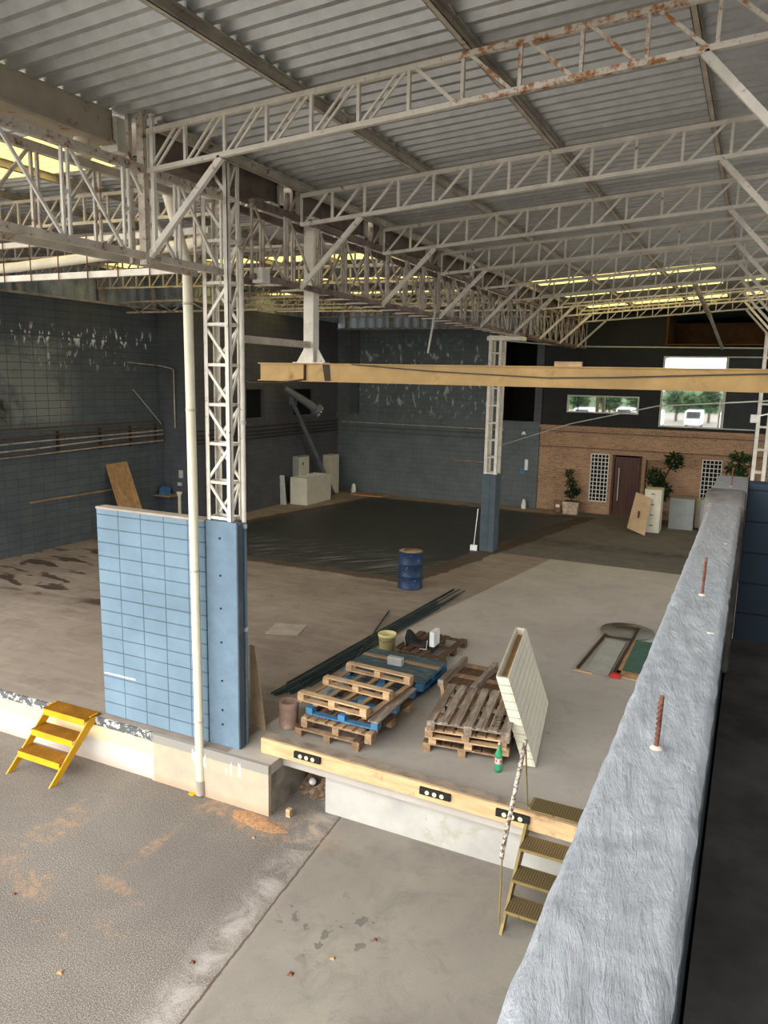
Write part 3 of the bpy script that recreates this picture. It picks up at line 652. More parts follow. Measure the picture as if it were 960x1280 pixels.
# pipes by the near column
t_=thing('downpipe','cream PVC rainwater downpipe in front of the light blue wall','pipe',(-6.12,7.36,YD))
MB().tube([(-6.52,7.45,6.95),(-6.2,7.42,6.08),(-6.12,7.36,YD+.03)],.058,18).build('pipe',M['pvc'],t_)
MB().tube([(-6.117,7.36,YD+.02),(-6.12,7.36,YD+.22)],.066,18).build('foot_collar',M['concd'],t_)
for z in(4.35,2.35,.35,5.6):
    xx=-6.2+(6.08-z)*.0118;MB().tube([(xx,7.36+(z+.68)*.0089,z),(xx,7.36+(z+.68)*.0089,z+.03)],.064,16).build('clamp',M['cream2'],t_)
t_=thing('conduit_pipe','thin upright conduit right of the near column, white above and blue below','pipe',(-5.655,7.74,0))
MB().tube([(-5.73,7.74,6.2),(-5.69,7.74,6.28),(-5.655,7.74,6.2),(-5.655,7.74,2.98)],.03,10).build('upper_pipe',M['cream'],t_)
MB().tube([(-5.655,7.74,2.98),(-5.655,7.74,.002)],.032,10).build('lower_pipe',M['bluep'],t_)
for z in(2.9,1.55,4.2): MB().tube([(-5.655,7.74,z),(-5.655,7.74,z+.05)],.04,10).build('collar',M['frame'],t_)
# ties and pipes in left bay near the front
t_=thing('tie_frame','long white tie frame with thin hanger rods crossing the left bay','truss',(-6.3,7.75,6.05))
MB().box(-17,-6.12,7.72,7.78,6.02,6.10).build('lower_rail',M['cream'],t_)
MB().box(-17,-6.12,7.72,7.78,6.47,6.54).build('upper_rail',M['cream'],t_)
for i in range(20): MB().tube([(-6.5-i*.53,7.7,6.0),(-6.5-i*.53,7.7,6.56)],.008,6).build('hanger_rod',M['rust'],t_)
tag(MB().tube([(-17,7.95,6.12),(-9.7,7.95,6.25),(-6.6,7.95,6.40),(-6.2,7.8,6.42)],.07,16).build('drain_pipe',M['pvc'],base=(-6.2,7.8,6.42)),'thick cream drain pipe running across the left bay to the downpipe','pipe')
# inclined frames deep in the left bay
for i,y in enumerate((17.5,)):
    t_=thing('tie_frame','shallow lattice tie across the left bay, %s behind the white tie frame'%['first','second','third'][i],'truss',(-6.2,y,6.2),'deep ties of the left bay')
    MB().box(-16.9,-6.15,y-.02,y+.02,6.5,6.55).build('lower_rail',M['truss'],t_);MB().box(-16.9,-6.15,y-.02,y+.02,6.8,6.85).build('upper_rail',M['truss'],t_)
    for k in range(18): MB().bar((-6.2-k*.6,y,6.53 if k%2 else 6.82),(-6.8-k*.6,y,6.82 if k%2 else 6.53),.02).build('diagonal_bar',M['truss'],t_)
# hanging post + crane beam
HY=9.75
t_=thing('hanging_post','cream steel post hanging from the roof onto the ochre beam','post',(-5.9,HY,5.0))
MB().box(-5.98,-5.82,HY-.08,HY+.08,4.995,7.0).build('shaft',M['cream'],t_)
g=MB()
for s in(-1,1): g.prism([(-5.9+s*.1,HY-.01,5.0),(-5.9+s*.24,HY-.01,5.0),(-5.9+s*.1,HY-.01,5.22)],(0,.02,0))
g.box(-6.16,-5.64,HY-.09,HY+.09,4.985,5.0);g.build('base_gusset',M['cream'],t_)
tag(MB().box(-5.95,-5.87,7.81,HY-.08,5.2,5.29).build('link_beam',M['cream2'],base=(-5.9,8.0,5.3)),'short beige beam from the near column to the hanging post','beam')
t_=thing('hoist_beam','long ochre painted steel beam crossing the hall','beam',(-6.78,HY,4.72))
MB().box(-6.78,5.5,HY-.012,HY+.012,4.735,4.97).build('web',M['beamy'],t_)
MB().box(-6.8,5.5,HY-.055,HY+.055,4.97,4.985).build('top_flange',M['beamy'],t_)
MB().box(-6.8,5.5,HY-.055,HY+.055,4.722,4.735).build('bottom_flange',M['beamy'],t_)
MB().box(-6.0,-5.98,HY-.05,HY-.012,4.735,4.97).build('stiffener',M['dark'],t_)
MB().prism([(-5.56,HY-.014,4.735),(-5.66,HY-.014,4.735),(-5.70,HY-.014,4.97),(-5.58,HY-.014,4.97)],(0,-.004,0)).build('painted_band',M['dark'],t_)
tag(MB().box(-2.33,-1.99,HY-.03,HY+.03,4.985,5.045).build('timber_offcut',M['woodl'],base=(-2.16,HY,4.985)),'small tan board resting on top of the ochre beam','board')
tag(MB().tube([(-5.2,HY-.06,4.975),(-4,HY-.065,4.9),(-2.4,HY-.065,4.84),(-1.6,HY-.065,4.86),(0,HY-.065,4.93),(1,HY-.065,4.95)],.008,6).build('slack_cable',M['wire'],base=(-5.2,HY-.06,4.98)),'dark slack cable along the face of the ochre beam','cable')
tag(MB().tube([(-9.5,12,4.9),(-7.6,10.6,4.68),(-6.3,9.6,4.70),(-5.99,HY-.06,4.75)],.012,6).build('sagging_cable',M['dark'],base=(-6,HY,4.7)),'brown sagging cable under the left end of the ochre beam','cable')
tag(MB().tube([(-6.33,20.35,3.0),(-3.0,14,4.05),(-1.2,11,4.5),(.3,9,4.66)],.008,6).build('overhead_cable',M['frame'],base=(-6.33,20.35,3.0)),'thin grey cable rising from the far column to the right','cable')
tag(MB().tube([(-8.6,28.3,6.25),(-6.2,28.3,6.05),(0.1,28.3,6.0),(3,28.3,6.0)],.025,8).build('conduit_pipe',M['frame'],base=(-6.2,28.3,6.05)),'thin grey conduit across the dark upper office wall','pipe')
tag(MB().tube([(-5.3,13.0,6.0),(-5.42,13.0,5.25)],.02,8).build('hanging_tube',M['frame'],base=(-5.3,13,6)),'grey tube hanging from the long girder','pipe')
t_=thing('hanging_duct','rusty broken duct pipe dangling from the roof in front of the loft','duct',(-2.0,25,7.2))
MB().tube([(-1.62,20,7.22),(-1.45,24.5,6.75)],.06,12).build('rusty_section',M['truss'],t_);MB().tube([(-1.45,24.5,6.75),(-1.2,28.4,6.0)],.05,12).build('pale_section',M['frame'],t_)
# ------------------------------------------------------------------ services on the walls
for i,(z,dz) in enumerate(((3.1,0),(2.98,.03),(2.86,.1),(2.72,.1),(2.66,.05))):
    x=-17.0+.0*i
    tag(MB().tube([(x,9,z-.15),(x,14,z-dz),(x,17,z),(x,19.0,z+.02)],.022,6).build('wall_pipe',M['woodd'] if i in(0,3) else M['truss'],base=(x,19,z)),'thin service pipe on the left wall under the ledge, %s from the top'%on[i],'pipe','pipes on the left wall')
tag(MB().box(-17.2,-17.02,8,19.05,3.28,3.305).build('ledge_board',M['woodd'],base=(-17.1,19,3.28)),'brown edge strip on the ledge of the left wall','ledge')
for i,y in enumerate((13.0,14.9,16.4,17.6,18.7)):
    tag(MB().box(-17.08,-16.99,y-.02,y+.02,2.6,3.2).build('pipe_bracket',M['dark'],base=(-17.05,y,2.6)),'upright bracket holding the pipes on the left wall, %s from the left'%on[i],'bracket','pipe brackets')
for i,z in enumerate((3.0,2.85,2.72,2.6)):
    tag(MB().tube([(-15.86,19.0,z),(-15.86,28.4,z+.0)],.022,6).build('wall_pipe',M['dark'],base=(-15.86,28.4,z)),'dark service pipe on the inner side wall below the openings, %s from the top'%on[i],'pipe','pipes on the inner side wall')
for i,z in enumerate((2.95,2.78,2.6)):
    tag(MB().tube([(-15.7,28.42,z),(-8.6,28.42,z-.02)],.018,6).build('wall_pipe',M['truss' if i==0 else 'bluepd'],base=(-15.7,28.42,z)),'long service pipe on the back wall, %s from the top'%on[i],'pipe','pipes on the back wall')
tag(MB().box(-17.07,-17.03,13.9,17.1,1.33,1.37).build('wall_batten',M['wood'],base=(-17.05,15,1.33)),'thin brown batten fixed low on the left wall','batten')
tag(MB().box(-10.6,-8.9,28.44,28.48,1.62,1.66).build('wall_batten',M['wood'],base=(-10,28.46,1.6)),'thin tan batten fixed on the back wall left of the far post','batten')
t_=thing('pipe_loop','thin conduit bent round the inner corner on the left','pipe',(-16,19,5))
MB().tube([(-17.1,17.6,5.1),(-17.0,19.0,5.02),(-16.6,19.0,4.95),(-16.5,19.0,4.9),(-16.5,19.0,3.1)],.02,6).build('pipe',M['truss'],t_)
tag(MB().tube([(-17.05,17.8,4.3),(-17.0,18.95,3.2)],.012,6).build('stay_rod',M['frame'],base=(-17,18.9,3.2)),'thin diagonal rod on the left wall near the corner','rod')
tag(MB().lathe([(0,0),(.05,0),(.05,1.0),(.09,1.1),(.09,1.14),(0,1.14)],(-16.05,18.6,0)).build('standpipe',M['pvc'],base=(-16.05,18.6,0)),'short cream standpipe with flared top near the inner corner','pipe')
t_=thing('corner_shelf','small wooden shelf in the left corner','shelf',(-16.95,18.9,.93))
MB().box(-17.08,-16.4,18.55,19.08,.93,.96).build('board',M['ply'],t_)
tag(MB().box(-16.95,-16.7,18.7,18.95,.962,1.18).box(-16.9,-16.75,18.75,18.9,1.18,1.22).build('blue_crate',M['bluew'],base=(-16.8,18.8,.962)),'small blue box on the corner shelf','box')
tag(MB().box(-16.45,-16.3,19.06,19.1,1.5,1.75).box(-16.5,-16.35,19.05,19.1,1.25,1.35).build('switch_box',M['frame'],base=(-16.4,19.08,1.5)),'small grey switch box on the corner wall','switch')
for i,(y,z) in enumerate(((20.7,1.5),(21.6,1.3))):
    tag(MB().box(-15.9,-15.85,y,y+.25,z,z+.5).build('switch_box',M['frame'] if i else M['bluepd'],base=(-15.88,y,z)),['blue grey','pale grey'][i]+' switch box on the inner side wall','switch')
# angled duct in the corner
t_=thing('extraction_duct','grey jointed duct arm leaning in the back left corner','duct',(-15.43,27.3,0))
MB().tube([(-15.43,27.35,.0),(-15.49,24.3,3.83)],.08,14).build('lower_tube',M['greyp'],t_)
MB().tube([(-15.47,23.75,4.35),(-15.05,24.25,3.95),(-14.7,24.66,3.6)],[.1,.14,.16],16).build('upper_tube',M['greyp'],t_)
MB().tube([(-14.72,24.64,3.62),(-14.62,24.74,3.53)],[.24,.24],18).build('flange',M['greyp'],t_)
g=MB()
for k in range(8):
    a=2*PI*k/8;ax=Vector((.6,.6,-.53)).normalized();e1=Vector((0,0,1)).cross(ax).normalized();e2=ax.cross(e1);p=Vector((-14.62,24.74,3.53))+(e1*math.cos(a)+e2*math.sin(a))*.17;g.bar(p,p+ax*.07,.06)
g.build('flange_bolts',M['frame'],t_);MB().box(-15.56,-15.36,24.15,24.4,3.75,4.1).build('elbow_joint',M['greyp'],t_)
# ================================================================== LOOSE THINGS
def pallet(label,c,rz,W,D,mats,deck=7,dw=.1,z=0,flip=False,bottoms='x',blocks=3,turn=False,skip=(),alt={},grp='pallets on the dock',seed=1,botskip=()):
    rr=random.Random(seed)
    t_=thing('wooden_pallet',label,'pallet',(c[0],c[1],z),grp)
    t_.rotation_euler=(0,0,math.radians(rz)+(PI/2 if turn else 0))
    Z=lambda a,b:(a,b) if not flip else (.14-b,.14-a)
    def B(nm,x0,x1,y0,y1,z0,z1,m):
        z0,z1=Z(z0,z1);j=rr.uniform(-.006,.006)
        g=MB().box(x0,x1,y0+j,y1+j,z0,z1);me=g
        o=bpy.data.meshes.new(nm);ob=bpy.data.objects.new(nm,o);C.objects.link(ob);ob.parent=t_
        o.from_pydata(g.v,[],g.f);o.materials.append(m);o.update();return ob
    st=(W-dw)/(deck-1)
    for i in range(deck):
        if i in skip: continue
        a=-W/2+i*st+rr.uniform(-.006,.006);B('deck_board',a,a+dw,-D/2,D/2,.121,.14,alt.get(i,mats[0]))
    for y in(-D/2+.05,0,D/2-.05): B('cross_board',-W/2,W/2,y-.05,y+.05,.101,.12,mats[1])
    for x in(-W/2+.05,0,W/2-.05):
        for y in(-D/2+.06,0,D/2-.06): B('block',x-.05,x+.05,y-.06,y+.06,.021 if bottoms else .0,.1,mats[2])
    if bottoms=='x':
        for i,y in enumerate((-D/2+.05,0,D/2-.05)):
            B('bottom_board',-W/2,W/2,y-.05,y+.05,.001,.02,mats[3])
    if bottoms=='y':
        for i,x in enumerate((-W/2+.05,0,W/2-.05)):
            if i in botskip: continue
            B('bottom_board',x-(.05 if not botskip else .09),x+(.05 if not botskip else .06),-D/2,D/2,.001,.02,mats[3])
    return t_
W_,G_,D_,L_,BL=M['wood'],M['woodg'],M['woodd'],M['woodl'],M['bluew']
pallet('raw wooden pallet lying on the floor, lowest of the left stack with blue pallet',(-4.72,8.85),0,.98,1.25,(D_,W_,W_,W_),z=0,bottoms=None,seed=1,deck=2)
pallet('light brown slatted pallet in the left stack, second from the floor',(-4.57,8.86),-2,1.08,1.25,(W_,W_,W_,W_),z=.141,bottoms=None,seed=2,deck=8,dw=.085)
pallet('blue block pallet with one wide board, third in the left stack',(-4.55,8.94),0,1.08,1.25,(D_,BL,BL,G_),z=.282,flip=True,bottoms='y',botskip=(0,1),seed=3,deck=6)
pallet('pale new upside-down pallet on top of the left stack',(-4.68,9.02),-3,1.08,1.36,(W_,L_,L_,L_),z=.425,flip=True,bottoms='x',deck=5,dw=.07,seed=4)
pallet('blue pallet under the blue-grey boarded pallet',(-4.85,10.55),-4,1.0,1.28,(M['bluedk'],BL,BL,BL),z=0,turn=True,bottoms='x',seed=5,deck=5)
pallet('blue-grey boarded pallet with one bare wood board, carrying a silver block',(-4.81,10.6),-1,1.0,1.36,(M['bluedk'],BL,BL,BL),z=.142,turn=True,bottoms='x',seed=6,deck=8,dw=.115,alt={5:W_})
o=bpy.data.objects[-1] if False else None
pallet('dark brown pallet on the floor behind the blue-grey one, under black seat shell',(-4.83,12.15),-2,.95,1.1,(D_,D_,D_,D_),z=0,bottoms=None,seed=7,deck=6,dw=.12,skip=(4,))
rs=[('weathered pallet at the floor, lowest of the right stack',(-3.07,9.33),D_),('grey brown pallet, second from the floor in the right stack',(-2.99,9.30),D_),('pallet with orange-tinted front boards, third in the right stack',(-3.0,9.17),W_)]
for i,(l,c,m) in enumerate(rs): pallet(l,c,7+i,1.04,1.25,(m,L_ if i==2 else W_,W_ if i!=1 else L_,L_),z=.141*i,bottoms=None if i<2 else 'x',seed=10+i,deck=8,dw=.1)
pt=pallet('weathered grey pallet on top of the right stack',(-2.93,9.08),8,1.04,1.25,(G_,G_,G_,G_),z=.43,bottoms=None,seed=14,deck=7,dw=.105)
MK=mat('black_stencil_ink','26221f',.9)
g=MB()
for k in range(4):
    y=-.52+k*.085
    if k in(1,2): g.box(.28,.38,y+.02,y+.035,.1405,.142)
    else:
        g.box(.28,.292,y,y+.06,.1405,.142).box(.368,.38,y,y+.06,.1405,.142).box(.292,.368,y,y+.012,.1405,.142).box(.292,.368,y+.048,y+.06,.1405,.142)
me=bpy.data.meshes.new('stencil');me.from_pydata(g.v,[],g.f);me.materials.append(MK);o=bpy.data.objects.new('stencil_mark',me);C.objects.link(o);o.parent=pt
pallet('brown pallet on the floor behind the right stack',(-3.42,11.0),0,1.1,1.12,(D_,D_,G_,D_),z=0,turn=True,bottoms=None,seed=20,deck=7,dw=.12)
t_=thing('wooden_pallet','upside-down brown pallet with two thick runners behind the right stack','pallet',(-3.42,10.95,.142),'pallets on the dock')
for i in range(7): MB().box(-3.98,-2.86,10.42+i*.155,10.42+i*.155+.13,.142,.16).build('deck_board',W_ if i%3==0 else D_,t_)
for x in(-3.95,-3.43,-2.92): MB().box(x-.04,x+.04,10.38,11.5,.161,.27).build('runner',G_,t_)
for x in(-3.95,-3.43,-2.92): MB().box(x-.041,x+.041,10.36,10.385,.161,.27).build('runner_end',M['alu'],t_)
tag(MB().bar((-3.72,10.0,.0),(-3.86,10.15,.33),.05,.02).build('wood_offcut',L_,base=(-3.72,10,0)),'pale broken slat propped between the two pallet stacks','board')
# buckets, drum, bottle
t_=thing('water_jug','translucent reddish plastic jug with the top cut off near the dock edge','bucket',(-5.43,8.42,0))
MB().lathe([(0,.0),(.125,.0),(.135,.02),(.135,.1),(.128,.12),(.135,.14),(.135,.24),(.128,.26),(.135,.28),(.13,.38),(.12,.38),(.12,.02),(0,.02)],(-5.43,8.42,0)).build('shell',M['redbk'],t_)
t_=thing('paint_bucket','pale yellow speckled plastic bucket behind the blue-grey pallet','bucket',(-5.13,11.35,.001))
c_=(-5.5,11.72,.001)
t_.location=c_
MB().lathe([(0,0),(.13,0),(.155,.30),(.163,.30),(.166,.35),(.155,.35),(.145,.28),(.12,.02),(0,.02)],c_).build('shell',M['yelbk'],t_)
MB().tube([(c_[0]-.16,c_[1],.31),(c_[0]-.13,c_[1]-.11,.26),(c_[0],c_[1]-.17,.22),(c_[0]+.13,c_[1]-.11,.26),(c_[0]+.16,c_[1],.31)],.004,6).build('handle',M['wire'],t_)
t_=thing('steel_drum','blue steel drum with rusty lid standing on the floor','drum',(-6.88,15.85,0))
MB().lathe([(0,0),(.29,0),(.295,.02),(.285,.03),(.285,.28),(.297,.3),(.285,.32),(.285,.57),(.297,.59),(.285,.61),(.285,.85),(.297,.87),(.285,.88),(.28,.86),(0,.86)],(-6.88,15.85,0),32).build('shell',M['bluedrum'],t_)
MB().lathe([(0,.861),(.275,.861),(.275,.875),(0,.875)],(-6.88,15.85,0),32).build('lid',M['wood'],t_);MB().lathe([(0,.876),(.05,.876),(.05,.89),(0,.89)],(-6.98,15.8,0)).build('lid_plug',M['rust'],t_)
t_=thing('soda_bottle','green plastic bottle with red and white label in front of the right pallet stack','bottle',(-2.47,8.6,0))
MB().lathe([(0,.0),(.04,.0),(.045,.03),(.045,.1),(.04,.11),(.04,.19),(.046,.2),(.045,.24),(.025,.30),(.014,.33),(.014,.36),(0,.36)],(-2.47,8.6,0)).build('body',M['bottle'],t_)
MB().lathe([(.0425,.115),(.0425,.187)],(-2.47,8.6,0)).build('label_band',mat('red_white_bottle_label','c25a5a',.6,stain='e8e2de',st=(.5,.52),ss=30),t_)
MB().lathe([(0,.36),(.015,.36),(.015,.38),(0,.38)],(-2.47,8.6,0)).build('cap',M['white'],t_)
# silver block, seat shell, white box
MB_=MB().box(-4.93,-4.68,10.52,10.62,.286,.42);tag(MB_.build('foil_block',M['alu'],base=(-4.8,10.57,.286),bevel=.008),'silver foil covered block lying on the blue-grey pallet','block')
t_=thing('seat_shell','black curved plastic seat shell lying on the dark pallet','chair',(-5.0,11.95,.14))
vs=[];n=14;k=8
for j in range(k+1):
    v=j/k
    for i in range(n+1):
        u=i/n;x=-5.22+.44*u;y=11.83+.12*v+.05*math.sin(PI*u);z=.145+(.16+.09*math.cos(2*PI*(u-.08)))*v+.01
        vs.append((x,y-.03*math.sin(PI*v),z))
fs=[(j*(n+1)+i,j*(n+1)+i+1,(j+1)*(n+1)+i+1,(j+1)*(n+1)+i) for j in range(k) for i in range(n)]
o=MB().add(vs,fs,True).build('shell',M['black'],t_,calc=False);s_=o.modifiers.new('s','SOLIDIFY');s_.thickness=.02
MB().box(-5.16,-4.84,11.86,12.02,.145,.19).build('cushion',M['dark'],t_);MB().tube([(-5.2,11.84,.145),(-5.22,11.82,.33)],.008).tube([(-4.9,11.78,.148),(-4.78,11.8,.148),(-4.78,11.84,.3)],.008).build('metal_frame',M['frame'],t_)
t_=thing('metal_case','small white upright metal case beside the black seat shell','box',(-4.68,11.98,.14))
MB().box(-4.75,-4.66,11.85,12.12,.19,.46).build('case',M['lampw'],t_,bevel=.006);MB().box(-4.74,-4.64,11.84,12.0,.141,.19).build('foot',M['black'],t_)
# steel bars bundle
rr=random.Random(5)
for i in range(13):
    a=(-6.28+i*.032+rr.uniform(-.02,.02),9.35+rr.uniform(-.2,.5),.012+.024*(i%2));b=(-5.9+i*.028+rr.uniform(-.05,.03),15.2+rr.uniform(-.6,1.0),.012+.024*((i+1)%2))
    tag(MB().tube([a,((a[0]+b[0])/2+rr.uniform(-.03,.03),(a[1]+b[1])/2,max(a[2],b[2])),b],.013,6).build('steel_bar',M['steelg'],base=a),'long dark steel bar in the bundle on the floor behind the pallets','bar','steel bars in the bundle')
tag(MB().tube([(-5.72,10.9,.06),(-6.5,13.9,.012)],.016,6).build('steel_bar',M['steelg'],base=(-6.4,13.2,.012)),'single dark steel bar lying askew off the bundle, pointing left of it','bar')
# leaning big slatted panel
t_=thing('slatted_cold_panel','large cream ribbed panel leaning to the left on its long edge beside the right stack','panel',(-2.1,8.88,0))
A=Vector((-2.07,8.88,.02));B=Vector((-2.40,10.9,.02));up=Vector((-.40,-.03,1.12));wd=Vector((-.155,-.02,-.0))
def pp(a,b,c): return A+(B-A)*a+up*b+wd*c
def slab(a0,a1,b0,b1,c0,c1):
    vs=[pp(a,b,c) for c in(c0,c1) for a,b in((a0,b0),(a1,b0),(a1,b1),(a0,b1))]
    return vs,[(0,1,2,3),(7,6,5,4),(0,4,5,1),(1,5,6,2),(2,6,7,3),(3,7,4,0)]
N=11
for i in range(N):
    b0=i/N;b1=(i+1)/N-.008
    g=MB().add(*slab(0,1,b0,b1,0,.14));g.build('face_slat',M['slat'],t_,bevel=.003)
g=MB()
for i in range(N): g.add(*slab(-.001,.018,i/N,(i+1)/N-.006,.15,1))
g.build('front_edge_trim',M['slat'],t_)
g=MB().add(*slab(.98,1,0,1,.15,1)).add(*slab(.02,.98,0,1,.9,1)).add(*slab(.0,1,0,.03,.15,1));g.build('back_frame',M['offw'],t_)
MB().add(*slab(.02,.97,.90,.915,.15,.9)).build('channel_floor',M['ply'],t_)
MB().box(-2.2,-2.14,9.9,9.96,0,.01).build('foot_bolt',M['concd'],t_)
# brown boards
t_=MB().prism([(-5.64,8.16,.002),(-5.95,8.24,.002),(-5.95,8.24,1.16),(-5.85,8.21,1.16)],(.0,.02,0));tag(t_.build('hardboard_sheet',M['card'],base=(-5.7,8.2,0)),'brown hardboard offcut standing against the blue post','board')
tag(MB().prism([(-16.05,16.35,.01),(-15.85,17.05,.01),(-17.05,17.42,2.12),(-17.1,16.62,2.09)],(.02,0,.02)).build('plywood_sheet',M['ply'],base=(-16,16.8,0)),'tall orange plywood sheet leaning on the left wall behind the blue panel','board')
tag(MB().prism([(-7.95,11.5,.0),(-7.35,11.7,.0),(-7.5,12.3,.0),(-8.1,12.1,.0)],(0,0,.008)).build('floor_patch',M['concd'],base=(-7.7,11.9,0)),'pale square concrete cover set in the brown floor','cover')
# bumpers on timber
def bump(x,label):
    yf=7.618-.13*(x+5.34)/5.17
    t_=thing('dock_bumper',label,'bumper',(x,yf,.13),'rubber bumpers on the dock edge')
    MB().box(x-.19,x+.19,yf-.04,yf-.001,.085,.17).build('rubber_pad',M['black'],t_,bevel=.006)
    dot=mat('pale_yellow_disc','e6dfae',.5) if 'pale_yellow_disc' not in bpy.data.materials else bpy.data.materials['pale_yellow_disc']
    for q in(-.09,0,.09): MB().tube([(x+q,yf-.048,.128),(x+q,yf-.041,.128)],.026,14).build('disc',dot,t_)
bump(-4.62,'black rubber bumper with three pale discs near the left end of the timber edge')
bump(-2.89,'black rubber bumper with three yellow discs in the middle of the timber edge')
bump(-1.97,'black rubber bumper behind the stair handrail')
# yellow step stool
t_=thing('step_stool','yellow steel three-tread step leaning at the dock edge','steps',(-8.42,7.0,YD))
X0,X1=-8.83,-7.99
for x in(X0,X1-.02):
    MB().prism([(x,6.55,YD),(x,6.68,YD),(x,7.44,-.02),(x,7.44,.035),(x,7.30,.035)],(.02,0,0)).build('side_plate',M['yellow'],t_)
for y,z in((6.74,-.42),(6.98,-.2),(7.20,.02)):
    MB().box(X0+.02,X1-.02,y,y+.25,z-.012,z).box(X0+.02,X1-.02,y-.0,y+.012,z-.09,z-.012).build('tread',M['yellow'],t_)
    MB().box(X0+(.02 if z<0 else -.01),X1-(.02 if z<0 else -.01),y+.004,y+.25+(.03 if z>0 else 0),z+.0005,z+.006).build('tread_surface',M['yeltop'],t_)
# dock stairs
t_=thing('dock_stairs','olive steel stairs with perforated treads and one handrail at the dock','stairs',(-1.4,7.2,YD))
for x in(-1.83,-.72): MB().prism([(x,6.69,YD),(x,6.80,YD),(x,7.86,.13),(x,7.86,.215),(x,7.62,.215)],(.03,0,0)).build('stringer',M['brass'],t_)
for y,z in((6.765,-.45),(6.975,-.235),(7.21,-.02),(7.59,.215)):
    MB().box(-1.80,-.72,y,y+.26,z-.004,z).build('tread',M['perf'],t_);MB().box(-1.80,-.72,y-.008,y,z-.03,z+.001).box(-1.80,-.72,y+.26,y+.268,z-.012 if z>0 else z-.03,z+.001).build('tread_lip',M['brass'],t_)
MB().tube([(-1.85,6.72,.14),(-1.85,6.745,.21),(-1.85,7.39,1.05),(-1.85,7.43,1.08)],.023,12).build('handrail',mat('flaking_handrail_paint','b9b2a6',.7,stain='5f4a3a',st=(.47,.53),ss=30),t_)
MB().tube([(-1.85,6.75,-.6),(-1.85,6.74,.19)],.009,8).build('handrail_post',M['brass'],t_);MB().tube([(-1.85,7.66,.21),(-1.85,7.42,1.07)],.009,8).build('handrail_post',M['brass'],t_)
# floor ensemble right: disc, frame, panels
tag(MB().lathe([(0,.03),(.5,.03),(.5,.045),(0,.045)],(-1.85,14.95,0),40).build('round_tabletop',mat('grey_smoked_glass_top','6c6b62',.25,var=.05),base=(-1.85,14.95,.03)),'round smoked glass tabletop lying on the floor','tabletop')
t_=thing('door_frame','dark metal frame lying on the floor over a grey sheet','frame',(-2,13.5,0))
MB().bar((-2.31,12.56,.02),(-2.17,15.1,.02),.05,.03).bar((-1.73,12.45,.02),(-1.66,15.15,.055),.05,.03).bar((-2.17,15.1,.055),(-1.66,15.15,.055),.05,.03).bar((-2.15,14.33,.06),(-1.68,14.4,.06),.05,.02).build('frame_bars',M['dark'],t_)
tag(MB().prism([(-2.17,12.55,.012),(-1.79,12.47,.012),(-1.78,14.30,.012),(-2.14,14.30,.012)],(0,0,.012)).build('metal_sheet',M['lpanel'],base=(-2,13.4,.01)),'pale grey metal sheet lying inside the dark frame','sheet')
t_=thing('felt_board','green board with wooden rim lying flat beside the parapet','board',(-1.3,13.5,0))
MB().box(-1.62,-.95,12.75,14.5,.01,.028).build('green_face',M['green'],t_);MB().box(-1.68,-1.62,12.6,14.6,.0,.035).box(-1.68,-.9,12.62,12.75,.0,.035).box(-.95,-.9,12.7,14.6,0,.035).build('rim',M['ply'],t_)
tag(MB().bar((-2.36,12.46,.015),(-2.05,12.44,.015),.05,.02).build('pale_batten',M['woodl'],base=(-2.3,12.46,0)),'pale thin batten at the near end of the grey metal sheet','batten')
tag(MB().bar((-1.58,12.5,.015),(-1.0,12.48,.015),.05,.02).build('pale_batten',M['woodl'],base=(-1.5,12.48,0)),'pale thin batten right of the small red block','batten')
tag(MB().box(-1.76,-1.6,12.42,12.53,.0,.07).build('red_block',M['red'],base=(-1.7,12.5,0)),'small red block at the near edge of the floor panels','block')
# sand, rubble, brick bits
def heap(nm,cx,cy,rx,ry,h,z0,m,label,cat,seed=1,rot=0,rg=1.):
    n=40;vs=[];fs=[];rad=[0,.2,.4,.6,.75,.88,1.0]
    for r in rad:
        for j in range(n):
            t=2*PI*j/n;wob=1+.25*mathutils.noise.noise((math.cos(t)*2,math.sin(t)*2,seed))
            x=r*rx*wob*math.cos(t);y=r*ry*wob*math.sin(t);x,y=x*math.cos(rot)-y*math.sin(rot),x*math.sin(rot)+y*math.cos(rot)
            z=h*(1-r*r)*(1+rg*mathutils.noise.noise((x*9,y*9,seed)))
            vs.append((cx+x,cy+y,z0+max(z,0)+.001))
    for i in range(len(rad)-1):
        for j in range(n): fs.append((i*n+j,i*n+(j+1)%n,(i+1)*n+(j+1)%n,(i+1)*n+j))
    return tag(MB().add(vs,fs,True).build(nm,m,base=(cx,cy,z0)),label,cat,None,'stuff')
heap('sand_spill',-5.1,7.2,.42,.13,.012,YD,M['mud'],'thin orange sand spill on the yard below the pier','sand',2,-.12)
heap('rubble_heap',-4.75,8.45,.42,.5,.2,YD,M['rubble'],'heap of rubble and rubbish in the gap below the timber edge','rubble',5,0,1.6)
for i,(x,y) in enumerate(((-4.86,8.15),(-4.66,8.2),(-4.78,8.35))):
    tag(MB().lathe([(0,0),(.05,0),(.05,.05),(.02,.1),(0,.1)],(0,0,0),10).xf(Matrix.Translation((x,y,YD+.14+.02*i))@Euler((1.2+i,.3*i,i)).to_matrix().to_4x4()).build('white_litter',M['white'],base=(x,y,YD+.14)),'crumpled white container in the rubble of the gap','litter','white litter in the gap')
tag(MB().box(-5.0,-4.5,8.75,9.1,-.33,-.31).build('loose_board',M['card'],base=(-4.7,8.9,-.32)),'brown board wedged under the floor in the gap','board')
tag(MB().box(-4.86,-4.80,7.46,7.52,YD,YD+.1).build('brick_chip',M['woodl'],base=(-4.82,7.48,YD)),'tan brick fragment standing on the yard by the gap','brick')
